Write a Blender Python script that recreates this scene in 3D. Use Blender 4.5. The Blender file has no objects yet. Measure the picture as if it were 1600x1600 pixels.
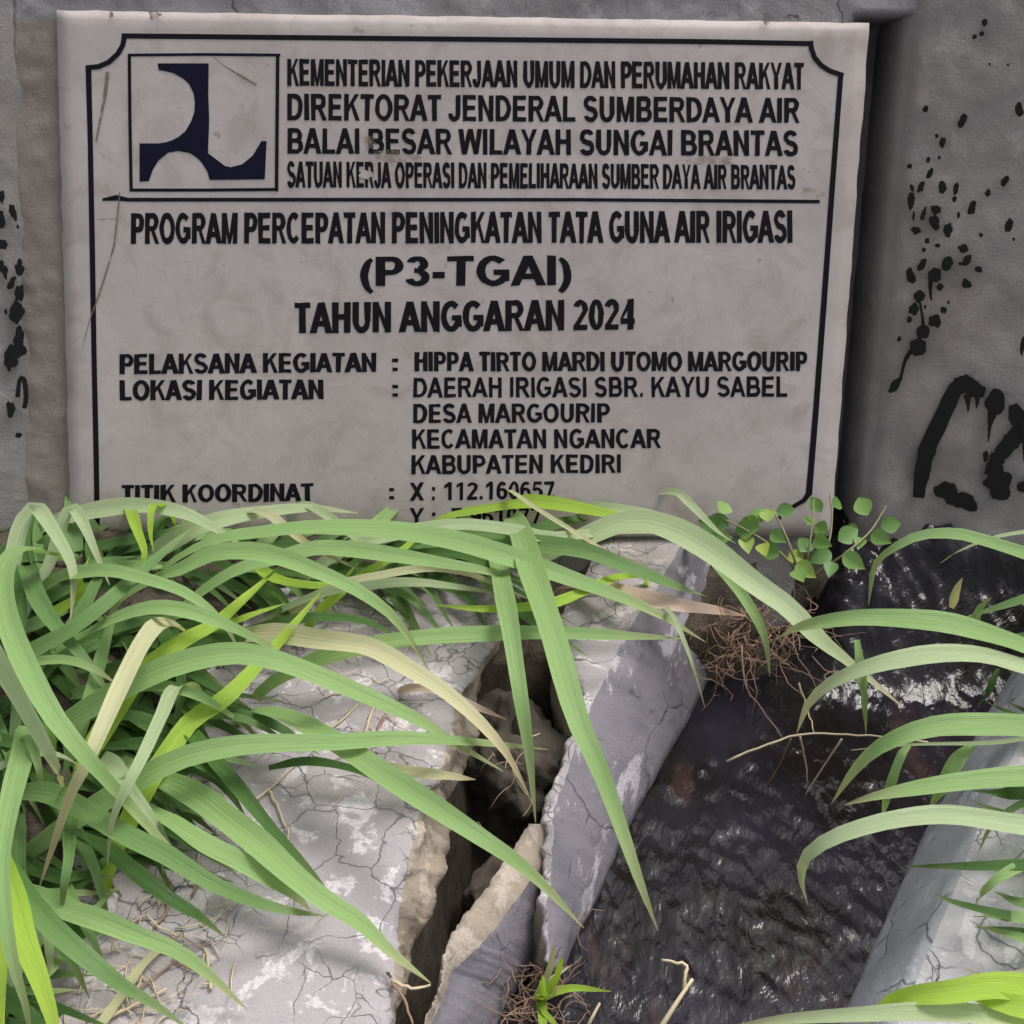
import bpy, bmesh, math, random
from mathutils import Vector, Matrix, noise
from mathutils.geometry import delaunay_2d_cdt

R = random.Random(7)
SC = bpy.context.scene
COL = SC.collection

# ------------------------------------------------------------------ camera
F = 1900.0                       # focal length in units of a 1600 px wide picture
PITCH = math.radians(33.0)
HC = 0.7069                      # camera height over the paving
CAM = Vector((0, 0, HC))
FWD = Vector((0, math.cos(PITCH), -math.sin(PITCH)))
UPV = Vector((0, math.sin(PITCH), math.cos(PITCH)))
RGT = Vector((1, 0, 0))
cd = bpy.data.cameras.new('camera'); cam = bpy.data.objects.new('camera', cd); COL.objects.link(cam)
cam.location = CAM; cam.rotation_euler = (math.pi/2 - PITCH, 0, 0)
cd.sensor_width = 36; cd.sensor_fit = 'HORIZONTAL'; cd.lens = 36*F/1600
cd.clip_start = 0.02; cd.clip_end = 400
SC.camera = cam

# ------------------------------------------------------------------ sky, sun, exposure
SUN_EL, SUN_AZ = math.radians(64), math.radians(58)     # azimuth from +Y, positive to +X
w = bpy.data.worlds.new('World'); SC.world = w; w.use_nodes = True
nt = w.node_tree; bg = nt.nodes['Background']
sky = nt.nodes.new('ShaderNodeTexSky'); sky.sky_type = 'NISHITA'; sky.sun_disc = False
sky.sun_elevation = SUN_EL; sky.sun_rotation = SUN_AZ
sky.air_density = 1.0; sky.dust_density = 4.0; sky.ozone_density = 1.0
hs = nt.nodes.new('ShaderNodeHueSaturation'); hs.inputs['Saturation'].default_value = 0.28
nt.links.new(sky.outputs[0], hs.inputs['Color']); nt.links.new(hs.outputs[0], bg.inputs[0])
bg.inputs[1].default_value = 0.15
sl = bpy.data.lights.new('sun', 'SUN'); so = bpy.data.objects.new('sun', sl); COL.objects.link(so)
sl.energy = 1.5; sl.angle = math.radians(22); sl.color = (1.0, 0.96, 0.9)
sdir = Vector((math.sin(SUN_AZ)*math.cos(SUN_EL), math.cos(SUN_AZ)*math.cos(SUN_EL), math.sin(SUN_EL)))
so.rotation_euler = (-sdir).to_track_quat('-Z', 'Y').to_euler(); so.location = sdir*5
SC.view_settings.view_transform = 'Standard'; SC.view_settings.look = 'None'
SC.view_settings.exposure = 0.62; SC.view_settings.gamma = 1
SC.view_settings.use_curve_mapping = False
SC.cycles.use_denoising = True; SC.cycles.adaptive_threshold = .025
SC.cycles.max_bounces = 5; SC.cycles.transparent_max_bounces = 8

# ------------------------------------------------------------------ geometry helpers
def ray(u, v): return RGT*((u-800)/F) + UPV*((800-v)/F) + FWD
def gp(u, v, z=0.0):                       # the point of height z seen at (u, v)
    d = ray(u, v); return CAM + d*((z-HC)/d.z)
def pix(p):
    q = p-CAM; d = q.dot(FWD); return 800+F*q.x/d, 800-F*q.dot(UPV)/d
WT = math.radians(9.4)                     # wall against the picture plane
WUP = UPV*math.cos(WT) - FWD*math.sin(WT)  # direction up the leaning wall
WN = RGT.cross(WUP).normalized()           # outward normal, towards the viewer
WP = CAM + ray(800, 400)*1.2               # a point of the plaque's face
def wp(u, v, off=0.0):                     # a point on the wall plane, off metres proud of the plaque face
    d = ray(u, v); o = WP + WN*off
    return CAM + d*((o-CAM).dot(WN)/d.dot(WN))
def fbm(p, s, o=4, seed=0.0):
    return noise.fractal(Vector((p[0]*s+seed, p[1]*s-seed*.7, p[2]*s+seed*.3)), 1.0, 2.0, o)
def interp(tab, x):
    if x <= tab[0][0]: a, b = tab[0], tab[1]
    elif x >= tab[-1][0]: a, b = tab[-2], tab[-1]
    else:
        for a, b in zip(tab, tab[1:]):
            if a[0] <= x <= b[0]: break
    t = (x-a[0])/(b[0]-a[0]); return a[1]+(b[1]-a[1])*t
def sm(a, b, x):
    t = max(0, min(1, (x-a)/(b-a))); return t*t*(3-2*t)
def crom(P, n):                            # Catmull-Rom resampling, n+1 points
    P = [Vector(p) for p in P]; Q = [P[0]*2-P[1]]+P+[P[-1]*2-P[-2]]
    ln = [0]
    for a, b in zip(P, P[1:]): ln.append(ln[-1]+max((b-a).length, 1e-6))
    out = []
    for i in range(n+1):
        s = ln[-1]*i/n; k = 0
        while k < len(P)-2 and s > ln[k+1]: k += 1
        t = (s-ln[k])/(ln[k+1]-ln[k]); p0, p1, p2, p3 = Q[k:k+4]
        out.append(.5*((2*p1)+(p2-p0)*t+(2*p0-5*p1+4*p2-p3)*t*t+(3*p1-p0-3*p2+p3)*t**3))
    return out
def mk(name, verts, faces, m, parent=None, smooth=True, uv=None):
    me = bpy.data.meshes.new(name); me.from_pydata([tuple(v) for v in verts], [], faces)
    if uv:
        l = me.uv_layers.new(name='UVMap')
        for lp in me.loops: l.data[lp.index].uv = uv[lp.vertex_index]
    if smooth:
        for p in me.polygons: p.use_smooth = True
    me.materials.append(m); me.update()
    o = bpy.data.objects.new(name, me); COL.objects.link(o)
    if parent:
        o.parent = parent; o.matrix_parent_inverse = Matrix.Translation(-parent.location)
    return o
def thing(name, label, cat, loc=(0, 0, 0), group=None):
    o = bpy.data.objects.new(name, None); COL.objects.link(o); o.location = loc; o.empty_display_size = .02
    return tag(o, label, cat, group)
def tag(o, label=None, cat=None, group=None, kind=None):
    if label: o['label'] = label
    if cat: o['category'] = cat
    if group: o['group'] = group
    if kind: o['kind'] = kind
    return o
def gridmesh(name, rows, m, parent=None, smooth=True):
    nr, nc = len(rows), len(rows[0])
    vs = [p for r in rows for p in r]
    fs = [(i*nc+j, i*nc+j+1, (i+1)*nc+j+1, (i+1)*nc+j) for i in range(nr-1) for j in range(nc-1)]
    return mk(name, vs, fs, m, parent, smooth)
def loft(name, secs, m, parent=None, closed=True, smooth=True):   # secs: equal-length rings
    n = len(secs[0]); vs = [p for s in secs for p in s]; fs = []
    for i in range(len(secs)-1):
        for j in range(n if closed else n-1):
            k = (j+1) % n; fs.append((i*n+j, i*n+k, (i+1)*n+k, (i+1)*n+j))
    if closed:
        fs.append(tuple(range(n-1, -1, -1))); fs.append(tuple((len(secs)-1)*n+j for j in range(n)))
    o = mk(name, vs, fs, m, parent, smooth)
    bm = bmesh.new(); bm.from_mesh(o.data); bmesh.ops.recalc_face_normals(bm, faces=bm.faces); bm.to_mesh(o.data); bm.free()
    return o
def tube(vs, fs, pts, r0, r1, k=5):
    b = len(vs); n = len(pts); a = Vector((.3, .2, 1))
    for i, p in enumerate(pts):
        t = (pts[min(i+1, n-1)]-pts[max(i-1, 0)]).normalized()
        x = t.cross(a); x = x.normalized() if x.length > 1e-4 else Vector((1, 0, 0)); y = t.cross(x)
        r = r0+(r1-r0)*i/(n-1)
        for j in range(k):
            c = 2*math.pi*j/k; vs.append(p+x*(r*math.cos(c))+y*(r*math.sin(c)))
    for i in range(n-1):
        for j in range(k):
            q = (j+1) % k; fs.append((b+i*k+j, b+i*k+q, b+(i+1)*k+q, b+(i+1)*k+j))
    fs.append(tuple(b+j for j in range(k-1, -1, -1))); fs.append(tuple(b+(n-1)*k+j for j in range(k)))
def polysheet(name, pts2, place, m, parent, step=None):     # a flat outline given in picture units, laid on a surface by place(u, v)
    vs2 = [Vector(p) for p in pts2]
    r = delaunay_2d_cdt(vs2, [], [list(range(len(vs2)))], 1, 1e-6)
    return mk(name, [place(p.x, p.y) for p in r[0]], [tuple(f) for f in r[2]], m, parent, False)
def stroke2(pts, wd):                                        # outline of a polyline of width wd (wd may be a list)
    P = [Vector(p) for p in pts]; n = len(P); L, Rr = [], []
    ws = wd if isinstance(wd, (list, tuple)) else [wd]*n
    for i in range(n):
        t = (P[min(i+1, n-1)]-P[max(i-1, 0)]).normalized(); q = Vector((-t.y, t.x))*ws[i]*.5
        L.append(P[i]+q); Rr.append(P[i]-q)
    return L, Rr
def strip(name, pts, wd, place, m, parent):
    L, Rr = stroke2(pts, wd); n = len(L)
    vs = [place(p.x, p.y) for p in L]+[place(p.x, p.y) for p in Rr]
    return mk(name, vs, [(i, i+1, n+i+1, n+i) for i in range(n-1)], m, parent, False)

# ------------------------------------------------------------------ materials
def newmat(name):
    m = bpy.data.materials.new(name); m.use_nodes = True; t = m.node_tree
    return m, t, t.nodes['Principled BSDF']
def nd(t, ty, **kw):
    n = t.nodes.new(ty)
    for k, v in kw.items():
        if k in n.inputs: n.inputs[k].default_value = v
        else: setattr(n, k, v)
    return n
def ramp(t, src, stops):
    r = t.nodes.new('ShaderNodeValToRGB'); e = r.color_ramp.elements
    while len(e) < len(stops): e.new(.5)
    for q, (p, c) in zip(e, stops):
        q.position = p; q.color = (c, c, c, 1) if not isinstance(c, tuple) else (*c, 1)
    t.links.new(src, r.inputs[0]); return r.outputs[0]
def mixc(t, fac, a, b, mode='MIX'):
    n = t.nodes.new('ShaderNodeMix'); n.data_type = 'RGBA'; n.blend_type = mode
    for s, v in ((0, fac), (6, a), (7, b)):
        if isinstance(v, bpy.types.NodeSocket): t.links.new(v, n.inputs[s])
        elif s == 0: n.inputs[0].default_value = v
        else: n.inputs[s].default_value = (*v, 1)
    return n.outputs[2]
def noi(t, co, scale, detail=6, rough=.6, dist=0.0):
    n = nd(t, 'ShaderNodeTexNoise', Scale=scale, Detail=detail, Roughness=rough, Distortion=dist)
    t.links.new(co, n.inputs['Vector']); return n.outputs['Fac']
def mapv(t, co, scale=(1, 1, 1), rot=(0, 0, 0)):
    n = t.nodes.new('ShaderNodeMapping'); n.inputs['Scale'].default_value = scale; n.inputs['Rotation'].default_value = rot
    t.links.new(co, n.inputs['Vector']); return n.outputs[0]
def bump(t, b, chain):                      # chain: [(height socket, strength, distance)]
    prev = None
    for h, s, d in chain:
        n = t.nodes.new('ShaderNodeBump'); n.inputs['Strength'].default_value = s; n.inputs['Distance'].default_value = d
        t.links.new(h, n.inputs['Height'])
        if prev: t.links.new(prev, n.inputs['Normal'])
        prev = n.outputs[0]
    t.links.new(prev, b.inputs['Normal'])
def concrete(name, base, light, dark, stain=None, streak=None, cracks=None, patch=.56, rough=.9, amount=1.0):
    m, t, b = newmat(name); co = t.nodes.new('ShaderNodeTexCoord').outputs['Object']
    src = mapv(t, co, *streak) if streak else co
    c = mixc(t, ramp(t, noi(t, co, 9, 5, .6), [(.35, 0.), (.7, 1.)]), base, tuple(x*.78 for x in base))
    c = mixc(t, ramp(t, noi(t, src, 30, 7, .68, .4), [(patch, 0.), (patch+.035, amount)]), c, light)
    c = mixc(t, ramp(t, noi(t, src, 47, 6, .7, .6), [(.60, 0.), (.68, .75)]), c, dark)
    c = mixc(t, ramp(t, noi(t, co, 420, 3, .7), [(.35, .5), (.7, 0.)]), c, tuple(x*.72 for x in base))
    if stain:
        c = mixc(t, ramp(t, noi(t, co, 5.5, 4, .55), [(.5, 0.), (.72, .8)]), c, stain)
    ch = [(noi(t, co, 70, 6, .7), .5, .004), (noi(t, co, 600, 3, .7), .6, .0014)]
    if cracks:
        wob = t.nodes.new('ShaderNodeTexNoise'); wob.inputs['Scale'].default_value = 16; wob.inputs['Detail'].default_value = 4
        t.links.new(co, wob.inputs['Vector'])
        ad = t.nodes.new('ShaderNodeVectorMath'); ad.operation = 'MULTIPLY_ADD'
        t.links.new(wob.outputs['Color'], ad.inputs[0]); ad.inputs[1].default_value = (.06,)*3; t.links.new(co, ad.inputs[2])
        for sc_, wd, thr in cracks:
            vo = nd(t, 'ShaderNodeTexVoronoi', feature='DISTANCE_TO_EDGE', Scale=sc_); t.links.new(ad.outputs[0], vo.inputs['Vector'])
            ln = ramp(t, vo.outputs['Distance'], [(0., 1.), (wd, 0.)])
            gate = ramp(t, noi(t, co, 7+sc_*.1, 3, .5), [(thr, 0.), (thr+.06, 1.)])
            k = t.nodes.new('ShaderNodeMath'); k.operation = 'MULTIPLY'; t.links.new(ln, k.inputs[0]); t.links.new(gate, k.inputs[1])
            c = mixc(t, k.outputs[0], c, tuple(x*.38 for x in base))
            iv = t.nodes.new('ShaderNodeMath'); iv.operation = 'SUBTRACT'; iv.inputs[0].default_value = 1; t.links.new(k.outputs[0], iv.inputs[1])
            ch.append((iv.outputs[0], .6, .002))
    t.links.new(c, b.inputs['Base Color']); b.inputs['Roughness'].default_value = rough; b.inputs['Specular IOR Level'].default_value = .25
    bump(t, b, ch); return m

M = {}
ALONG = ((1.0, .28, 1.0), (0, 0, math.radians(-22)))
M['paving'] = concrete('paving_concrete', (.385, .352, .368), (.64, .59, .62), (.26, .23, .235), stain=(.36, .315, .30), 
                       cracks=[(17, .012, .38), (40, .02, .50)], patch=.54)
M['broken'] = concrete('broken_concrete', (.34, .28, .225), (.47, .40, .335), (.13, .095, .07), patch=.52)
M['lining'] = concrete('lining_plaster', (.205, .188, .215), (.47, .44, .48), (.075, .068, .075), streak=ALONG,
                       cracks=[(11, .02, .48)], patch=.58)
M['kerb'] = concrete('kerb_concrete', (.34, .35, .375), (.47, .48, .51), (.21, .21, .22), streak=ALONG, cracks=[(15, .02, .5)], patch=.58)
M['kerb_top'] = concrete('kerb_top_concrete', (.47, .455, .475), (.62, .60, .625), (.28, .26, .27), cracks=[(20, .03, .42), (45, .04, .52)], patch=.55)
M['wall'] = concrete('wall_plaster', (.25, .235, .245), (.33, .315, .325), (.15, .14, .14), stain=(.19, .165, .15), cracks=[(9, .012, .56)], patch=.56, amount=.6)
M['wing'] = concrete('wing_plaster', (.24, .223, .215), (.31, .29, .28), (.15, .135, .13), stain=(.19, .16, .145), patch=.57, amount=.55)
M['mortar'] = concrete('mortar', (.26, .222, .198), (.33, .29, .26), (.16, .135, .118), stain=(.20, .162, .13), patch=.57, amount=.6)
M['rubble'] = concrete('rubble', (.13, .108, .092), (.19, .16, .14), (.055, .045, .038), patch=.6)

def plain(name, col, rough=.6, var=.25, scale=60, spec=.3):
    m, t, b = newmat(name); co = t.nodes.new('ShaderNodeTexCoord').outputs['Object']
    c = mixc(t, noi(t, co, scale, 5, .6), tuple(x*(1-var) for x in col), tuple(min(1, x*(1+var)) for x in col))
    t.links.new(c, b.inputs['Base Color']); b.inputs['Roughness'].default_value = rough; b.inputs['Specular IOR Level'].default_value = spec
    bump(t, b, [(noi(t, co, scale*6, 4), .3, .001)]); return m
M['ink'] = plain('black_lettering_paint', (.008, .006, .008), .7, .5, 140, .1)
M['navy'] = plain('navy_emblem_paint', (.006, .005, .018), .65, .5, 90, .1)
M['black'] = plain('black_wall_paint', (.009, .008, .008), .65, .5, 80, .12)
M['crackline'] = plain('dirty_crack', (.16, .125, .105), .9, .4, 200)
M['smudge'] = plain('brown_smudge', (.27, .215, .175), .9, .3, 90)
def seethrough(m, scale, lo, hi, top):
    t = m.node_tree; b = t.nodes['Principled BSDF']; co = t.nodes.new('ShaderNodeTexCoord').outputs['Object']
    t.links.new(ramp(t, noi(t, co, scale, 5, .65), [(lo, 0.), (hi, top)]), b.inputs['Alpha'])
seethrough(M['smudge'], 130, .38, .62, .7); seethrough(M['crackline'], 160, .30, .5, .85)
M['straw'] = plain('dry_straw', (.52, .42, .28), .7, .35, 60)
M['root'] = plain('dry_root', (.24, .15, .105), .8, .4, 90)
M['stem'] = plain('plant_stem', (.22, .20, .10), .6, .3, 80)

def marble():
    m, t, b = newmat('marble'); co = t.nodes.new('ShaderNodeTexCoord').outputs['Object']
    c = mixc(t, ramp(t, noi(t, co, 8, 5, .6), [(.35, 0.), (.7, 1.)]), (.435, .383, .368), (.365, .317, .303))
    c = mixc(t, ramp(t, noi(t, co, 21, 6, .65, .8), [(.48, 0.), (.70, .9)]), c, (.31, .262, .245))
    c = mixc(t, ramp(t, noi(t, mapv(t, co, (1, 2.5, 2.5), (0, .6, 0)), 35, 6, .6, 1.2), [(.6, 0.), (.7, .5)]), c, (.33, .28, .24))
    c = mixc(t, ramp(t, noi(t, co, 120, 4, .7), [(.62, 0.), (.72, .55)]), c, (.47, .43, .42))
    c = mixc(t, ramp(t, noi(t, co, 55, 3, .5), [(.70, 0.), (.735, .7)]), c, (.24, .20, .18))
    t.links.new(c, b.inputs['Base Color']); b.inputs['Roughness'].default_value = .62; b.inputs['Specular IOR Level'].default_value = .3
    bump(t, b, [(noi(t, co, 40, 6), .25, .002), (noi(t, co, 300, 4), .25, .0006)]); return m
M['marble'] = marble()

def soil():
    m, t, b = newmat('soil'); co = t.nodes.new('ShaderNodeTexCoord').outputs['Object']
    c = mixc(t, ramp(t, noi(t, co, 40, 8, .7), [(.35, 0.), (.68, 1.)]), (.055, .04, .03), (.15, .115, .085))
    c = mixc(t, ramp(t, noi(t, co, 260, 4, .7), [(.6, 0.), (.7, .7)]), c, (.24, .19, .14))
    t.links.new(c, b.inputs['Base Color']); b.inputs['Roughness'].default_value = .95
    bump(t, b, [(noi(t, co, 60, 6, .7), 1., .012), (noi(t, co, 260, 5, .7), 1., .005)]); return m
M['soil'] = soil()

def water():
    m, t, b = newmat('water'); co = t.nodes.new('ShaderNodeTexCoord').outputs['Object']
    c = mixc(t, ramp(t, noi(t, co, 6, 4, .6), [(.42, 0.), (.66, 1.)]), (.007, .005, .005), (.021, .018, .027))
    c = mixc(t, ramp(t, noi(t, mapv(t, co, (1, .35, 1), (0, 0, -.2)), 13, 4, .6), [(.60, 0.), (.74, .9)]), c, (.055, .03, .027))
    t.links.new(c, b.inputs['Base Color']); b.inputs['Roughness'].default_value = .09; b.inputs['IOR'].default_value = 1.36
    b.inputs['Specular IOR Level'].default_value = .42
    rot = mapv(t, co, (1.0, .34, 1), (0, 0, math.radians(-27)))
    bump(t, b, [(noi(t, rot, 85, 4, .55, .9), .36, .004), (noi(t, rot, 240, 2, .5, .4), .3, .0012)]); return m
M['water'] = water()

def grass(name, base, edge, tip, trans=.35, tipat=.82, dry=0.0):
    m, t, b = newmat(name); uv = t.nodes.new('ShaderNodeUVMap').outputs[0]
    sp = t.nodes.new('ShaderNodeSeparateXYZ'); t.links.new(uv, sp.inputs[0])
    rnd = t.nodes.new('ShaderNodeObjectInfo').outputs['Random']
    co = t.nodes.new('ShaderNodeTexCoord').outputs['Object']
    c = mixc(t, rnd, tuple(x*.68 for x in base), (base[0]*1.6, base[1]*1.28, base[2]*1.05))
    # long veins and a pale midrib
    wv = nd(t, 'ShaderNodeTexNoise', Scale=1.0, Detail=3.0); t.links.new(mapv(t, uv, (26, 1.2, 1)), wv.inputs['Vector'])
    c = mixc(t, ramp(t, wv.outputs['Fac'], [(.42, 0.), (.60, .8)]), c, edge)
    c = mixc(t, ramp(t, sp.outputs['X'], [(.0, .75), (.10, .15), (.44, 0.), (.5, .75)]), c, edge)
    c = mixc(t, ramp(t, sp.outputs['X'], [(.5, .75), (.56, 0.), (.90, .15), (1., .75)]), c, edge)
    c = mixc(t, ramp(t, sp.outputs['Y'], [(tipat, 0.), (1., 1.)]), c, tip)
    c = mixc(t, ramp(t, noi(t, co, 45, 4, .6), [(.60, 0.), (.74, .6)]), c, edge)
    c = mixc(t, ramp(t, noi(t, co, 130, 3, .6), [(.66, 0.), (.72, .7*dry+.12)]), c, tip)
    t.links.new(c, b.inputs['Base Color']); b.inputs['Roughness'].default_value = .42; b.inputs['Specular IOR Level'].default_value = .3
    bump(t, b, [(wv.outputs['Fac'], .8, .0016)])
    tr = t.nodes.new('ShaderNodeBsdfTranslucent'); t.links.new(mixc(t, 1.0, c, (1.0, 1.0, .55), 'MULTIPLY'), tr.inputs[0])
    mx = t.nodes.new('ShaderNodeMixShader'); mx.inputs[0].default_value = trans
    t.links.new(b.outputs[0], mx.inputs[1]); t.links.new(tr.outputs[0], mx.inputs[2])
    t.links.new(mx.outputs[0], t.nodes['Material Output'].inputs[0]); return m
G = {
 'M': grass('grass_mid', (.125, .275, .055), (.30, .46, .18), (.48, .50, .27)),
 'T': grass('grass_bluish', (.085, .19, .045), (.18, .31, .11), (.33, .42, .20)),
 'D': grass('grass_dark', (.032, .085, .018), (.07, .15, .035), (.20, .26, .09), .18),  # dark blades; darkened further to paint shade into the gaps of the clumps
 'P': grass('grass_pale', (.25, .39, .17), (.46, .56, .33), (.58, .56, .36)),
 'L': grass('grass_lime', (.27, .50, .025), (.42, .62, .09), (.42, .58, .10), .45),
 'Y': grass('grass_yellowing', (.42, .46, .22), (.60, .60, .38), (.62, .50, .32), .35, .7, 1.0),
 'B': grass('grass_dried', (.36, .22, .17), (.60, .47, .40), (.45, .27, .20), .25, .8, 1.0),
}
def leafmat():
    m, t, b = newmat('creeper_leaf'); rnd = t.nodes.new('ShaderNodeObjectInfo').outputs['Random']
    c = ramp(t, rnd, [(0., (.10, .22, .05)), (.5, (.17, .33, .07)), (.85, (.26, .42, .12)), (1., (.42, .46, .06))])
    t.links.new(c, b.inputs['Base Color']); b.inputs['Roughness'].default_value = .5
    tr = t.nodes.new('ShaderNodeBsdfTranslucent'); t.links.new(c, tr.inputs[0])
    mx = t.nodes.new('ShaderNodeMixShader'); mx.inputs[0].default_value = .35
    t.links.new(b.outputs[0], mx.inputs[1]); t.links.new(tr.outputs[0], mx.inputs[2])
    t.links.new(mx.outputs[0], t.nodes['Material Output'].inputs[0]); return m
M['leaf'] = leafmat()

# ================================================================== the lie of the land
SLAB_TOP = [(800, 870), (900, 830), (1000, 772), (1050, 740), (1090, 712), (1140, 705), (1180, 690), (1230, 672), (1290, 650), (1360, 634),
            (1430, 622), (1500, 618), (1600, 608), (1700, 596), (1900, 570)]           # (v, u): upper arris of the broken slab
SLAB_LOW = [(800, 880), (900, 840), (1000, 784), (1050, 752), (1090, 742), (1140, 748), (1180, 728), (1230, 702), (1290, 702), (1360, 688),
            (1430, 664), (1500, 634), (1600, 614), (1700, 600), (1900, 575)]           # foot of its broken face
KERB_B = [(900, 1640), (1080, 1560), (1300, 1444), (1580, 1318), (1800, 1225)]         # water line of the right kerb
KERB_T = [(900, 1712), (1140, 1596), (1290, 1520), (1390, 1482), (1600, 1392), (1800, 1310)]   # its arris

# ---- ground: one sheet to the horizon with the canal bed and the washed-out hollow sunk in it
def axis(a, b, st, far):
    x = [a+(b-a)*i/round((b-a)/st) for i in range(round((b-a)/st)+1)]
    g, lo, hi = st, [], []
    p = a
    while p > -far: g *= 1.35; p -= g; lo.append(p)
    p, g = b, st
    while p < far: g *= 1.35; p += g; hi.append(p)
    return lo[::-1]+x+hi
def gz(X, Y):
    p = Vector((X, Y, 0)); u, v = pix(p) if Y > -.2 else (-4000, 6000)
    base = -.030+.008*fbm(p, 14)
    if Y > 1.25 or Y < .1: 
        return base
    vv = min(max(v, 780), 2000)
    l = interp(SLAB_LOW, vv)-28; r = interp(KERB_T, vv)+60
    l2 = 1130+.55*max(0, 1010-vv)+45*noise.noise(Vector((X*25, Y*25, 4)))
    l = l+(l2-l)*sm(1015, 935, vv)
    k = sm(l-14, l+22, u)*(1-sm(r, r+40, u))
    dep = -.21
    z = base*(1-k)+dep*k
    # soil washed up in the hollow behind the lining
    q = gp(800, 1150, -.08); z += .13*math.exp(-(((X-q.x)/.045)**2+((Y-q.y)/.085)**2))*k*(1+.4*fbm(p, 30))
    # earth bank at the foot of the plaque, beside the water
    q = gp(1190, 930, 0); e = math.exp(-(((X-q.x)/.07)**2+((Y-q.y)/.06)**2))
    z += (.12*k+.008)*e*(1+.5*fbm(p, 40, 4, 3))
    q = gp(1290, 850, 0); e = math.exp(-(((X-q.x)/.07)**2+((Y-q.y)/.05)**2)); z += (.17*k)*e*(1+.35*fbm(p, 40, 4, 8))
    z += .009*fbm(p, 60, 5, 5)
    return min(z, .03)
xs, ys = axis(-.9, .9, .008, 120), axis(.25, 1.3, .008, 120)
tag(gridmesh('ground', [[Vector((x, y, gz(x, y))) for x in xs] for y in ys], M['soil']), 'dark brown soil ground around the canal', kind='structure')

# ---- water
rows = []
for i in range(260):
    v = 2300-(2300-760)*i/259
    lt = interp([(760, 1230), (960, 1160), (1050, 1085), (1250, 975), (1400, 905), (1530, 840), (1640, 700), (1830, 600)], v)
    rt = interp(KERB_B, v)+70
    if v < 1010: rt += (1010-v)*.8
    row = []
    for j in range(200):
        u = lt+(rt-lt)*j/199
        k = sm(1120, 830, v)*sm(1200, 1330, u)
        p = gp(u, v, -.09+.085*k+.03*sm(930, 800, v)*sm(1340, 1480, u))
        f = Vector((p.x*1.0+.45*p.y, p.y*.5-.25*p.x, 0))
        a = .0016+.0075*k
        p.z += a*fbm(f, 42, 3)+.6*a*fbm(f, 95, 3, 4)
        row.append(p)
    rows.append(row)
tag(gridmesh('water', rows, M['water']), 'dark rippling irrigation water', kind='structure')

# ---- left paving slab with its broken edge
secs = []
v = 790.0
while v < 2700:
    tu = interp(SLAB_TOP, v)+7*noise.noise(Vector((v*.035, 1, 0)))+3*noise.noise(Vector((v*.13, 5, 0)))
    lu = max(tu+3, interp(SLAB_LOW, v)+9*noise.noise(Vector((v*.03, 8, 0)))+4*noise.noise(Vector((v*.11, 3, 0))))
    T = gp(tu, v); Bq = gp(lu, v+6, -.040)
    ring = []
    for k in range(60):
        x = T.x-(2.2 if k == 0 else .75*((59-k)/58)**1.15)
        p = Vector((x, T.y, .0)); p.z = .0022*fbm(p, 16, 4)+.0009*fbm(p, 60, 3)
        p.z -= .004*sm(.012, 0, T.x-x)
        ring.append(p)
    for k in range(1, 9):
        f = k/8; p = T.lerp(Bq, f); p.z = -.004-.040*f**1.2
        p += Vector((.006*fbm(p, 38, 5), .003*fbm(p, 60, 4, 3), .0045*fbm(p, 70, 5, 9))); ring.append(p)
    ring.append(Bq+Vector((-.012, 0, -.035))); ring.append(Bq+Vector((-.05, 0, -.12))); ring.append(Vector((T.x-2.2, T.y, -.12)))
    secs.append(ring); v += 4 if v < 1640 else 25
slab = thing('canal_paving', 'cracked pale concrete paving left of the canal, its edge broken', 'paving', (T.x-.4, .7, 0)); slab['kind'] = 'structure'
del slab['category']
o = loft('paving_top', secs, M['paving'], slab)
o.data.materials.append(M['broken'])
for f in o.data.polygons:
    js = [vi % 71 for vi in f.vertices]
    if len(js) == 4 and min(js) >= 59 and max(js) <= 70: f.material_index = 1

# ---- soil gathered on the paving, in which the grass roots
msk = []
EDGE = [(800, 860), (875, 800), (920, 450), (965, 340), (1100, 285), (1250, 215), (1330, 120), (1420, 75), (1650, 60), (1900, 60)]
rows = []
for i in range(150):
    y = 1.10-.85*i/149; r = []
    for j in range(190):
        x = -.9+1.02*j/189; u, v = pix(Vector((x, y, 0)))
        m_ = 1-sm(-45, 45, u-interp(EDGE, min(max(v, 800), 1900))+60*noise.noise(Vector((x*18, y*18, 2)))+25*noise.noise(Vector((x*60, y*60, 2))))
        p = Vector((x, y, 0)); p.z = -.010+.024*m_+m_*.006*fbm(p, 50, 5, 2); r.append(p); msk.append(m_)
    rows.append(r)
vs = [p for r in rows for p in r]
fs = [(i*190+j, i*190+j+1, i*190+j+191, i*190+j+190) for i in range(149) for j in range(189)]
fs = [f for f in fs if max(msk[k] for k in f) > .01]
tag(mk('soil', vs, fs, M['soil']), 'dark soil gathered on the paving under the grass', kind='structure')

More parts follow.
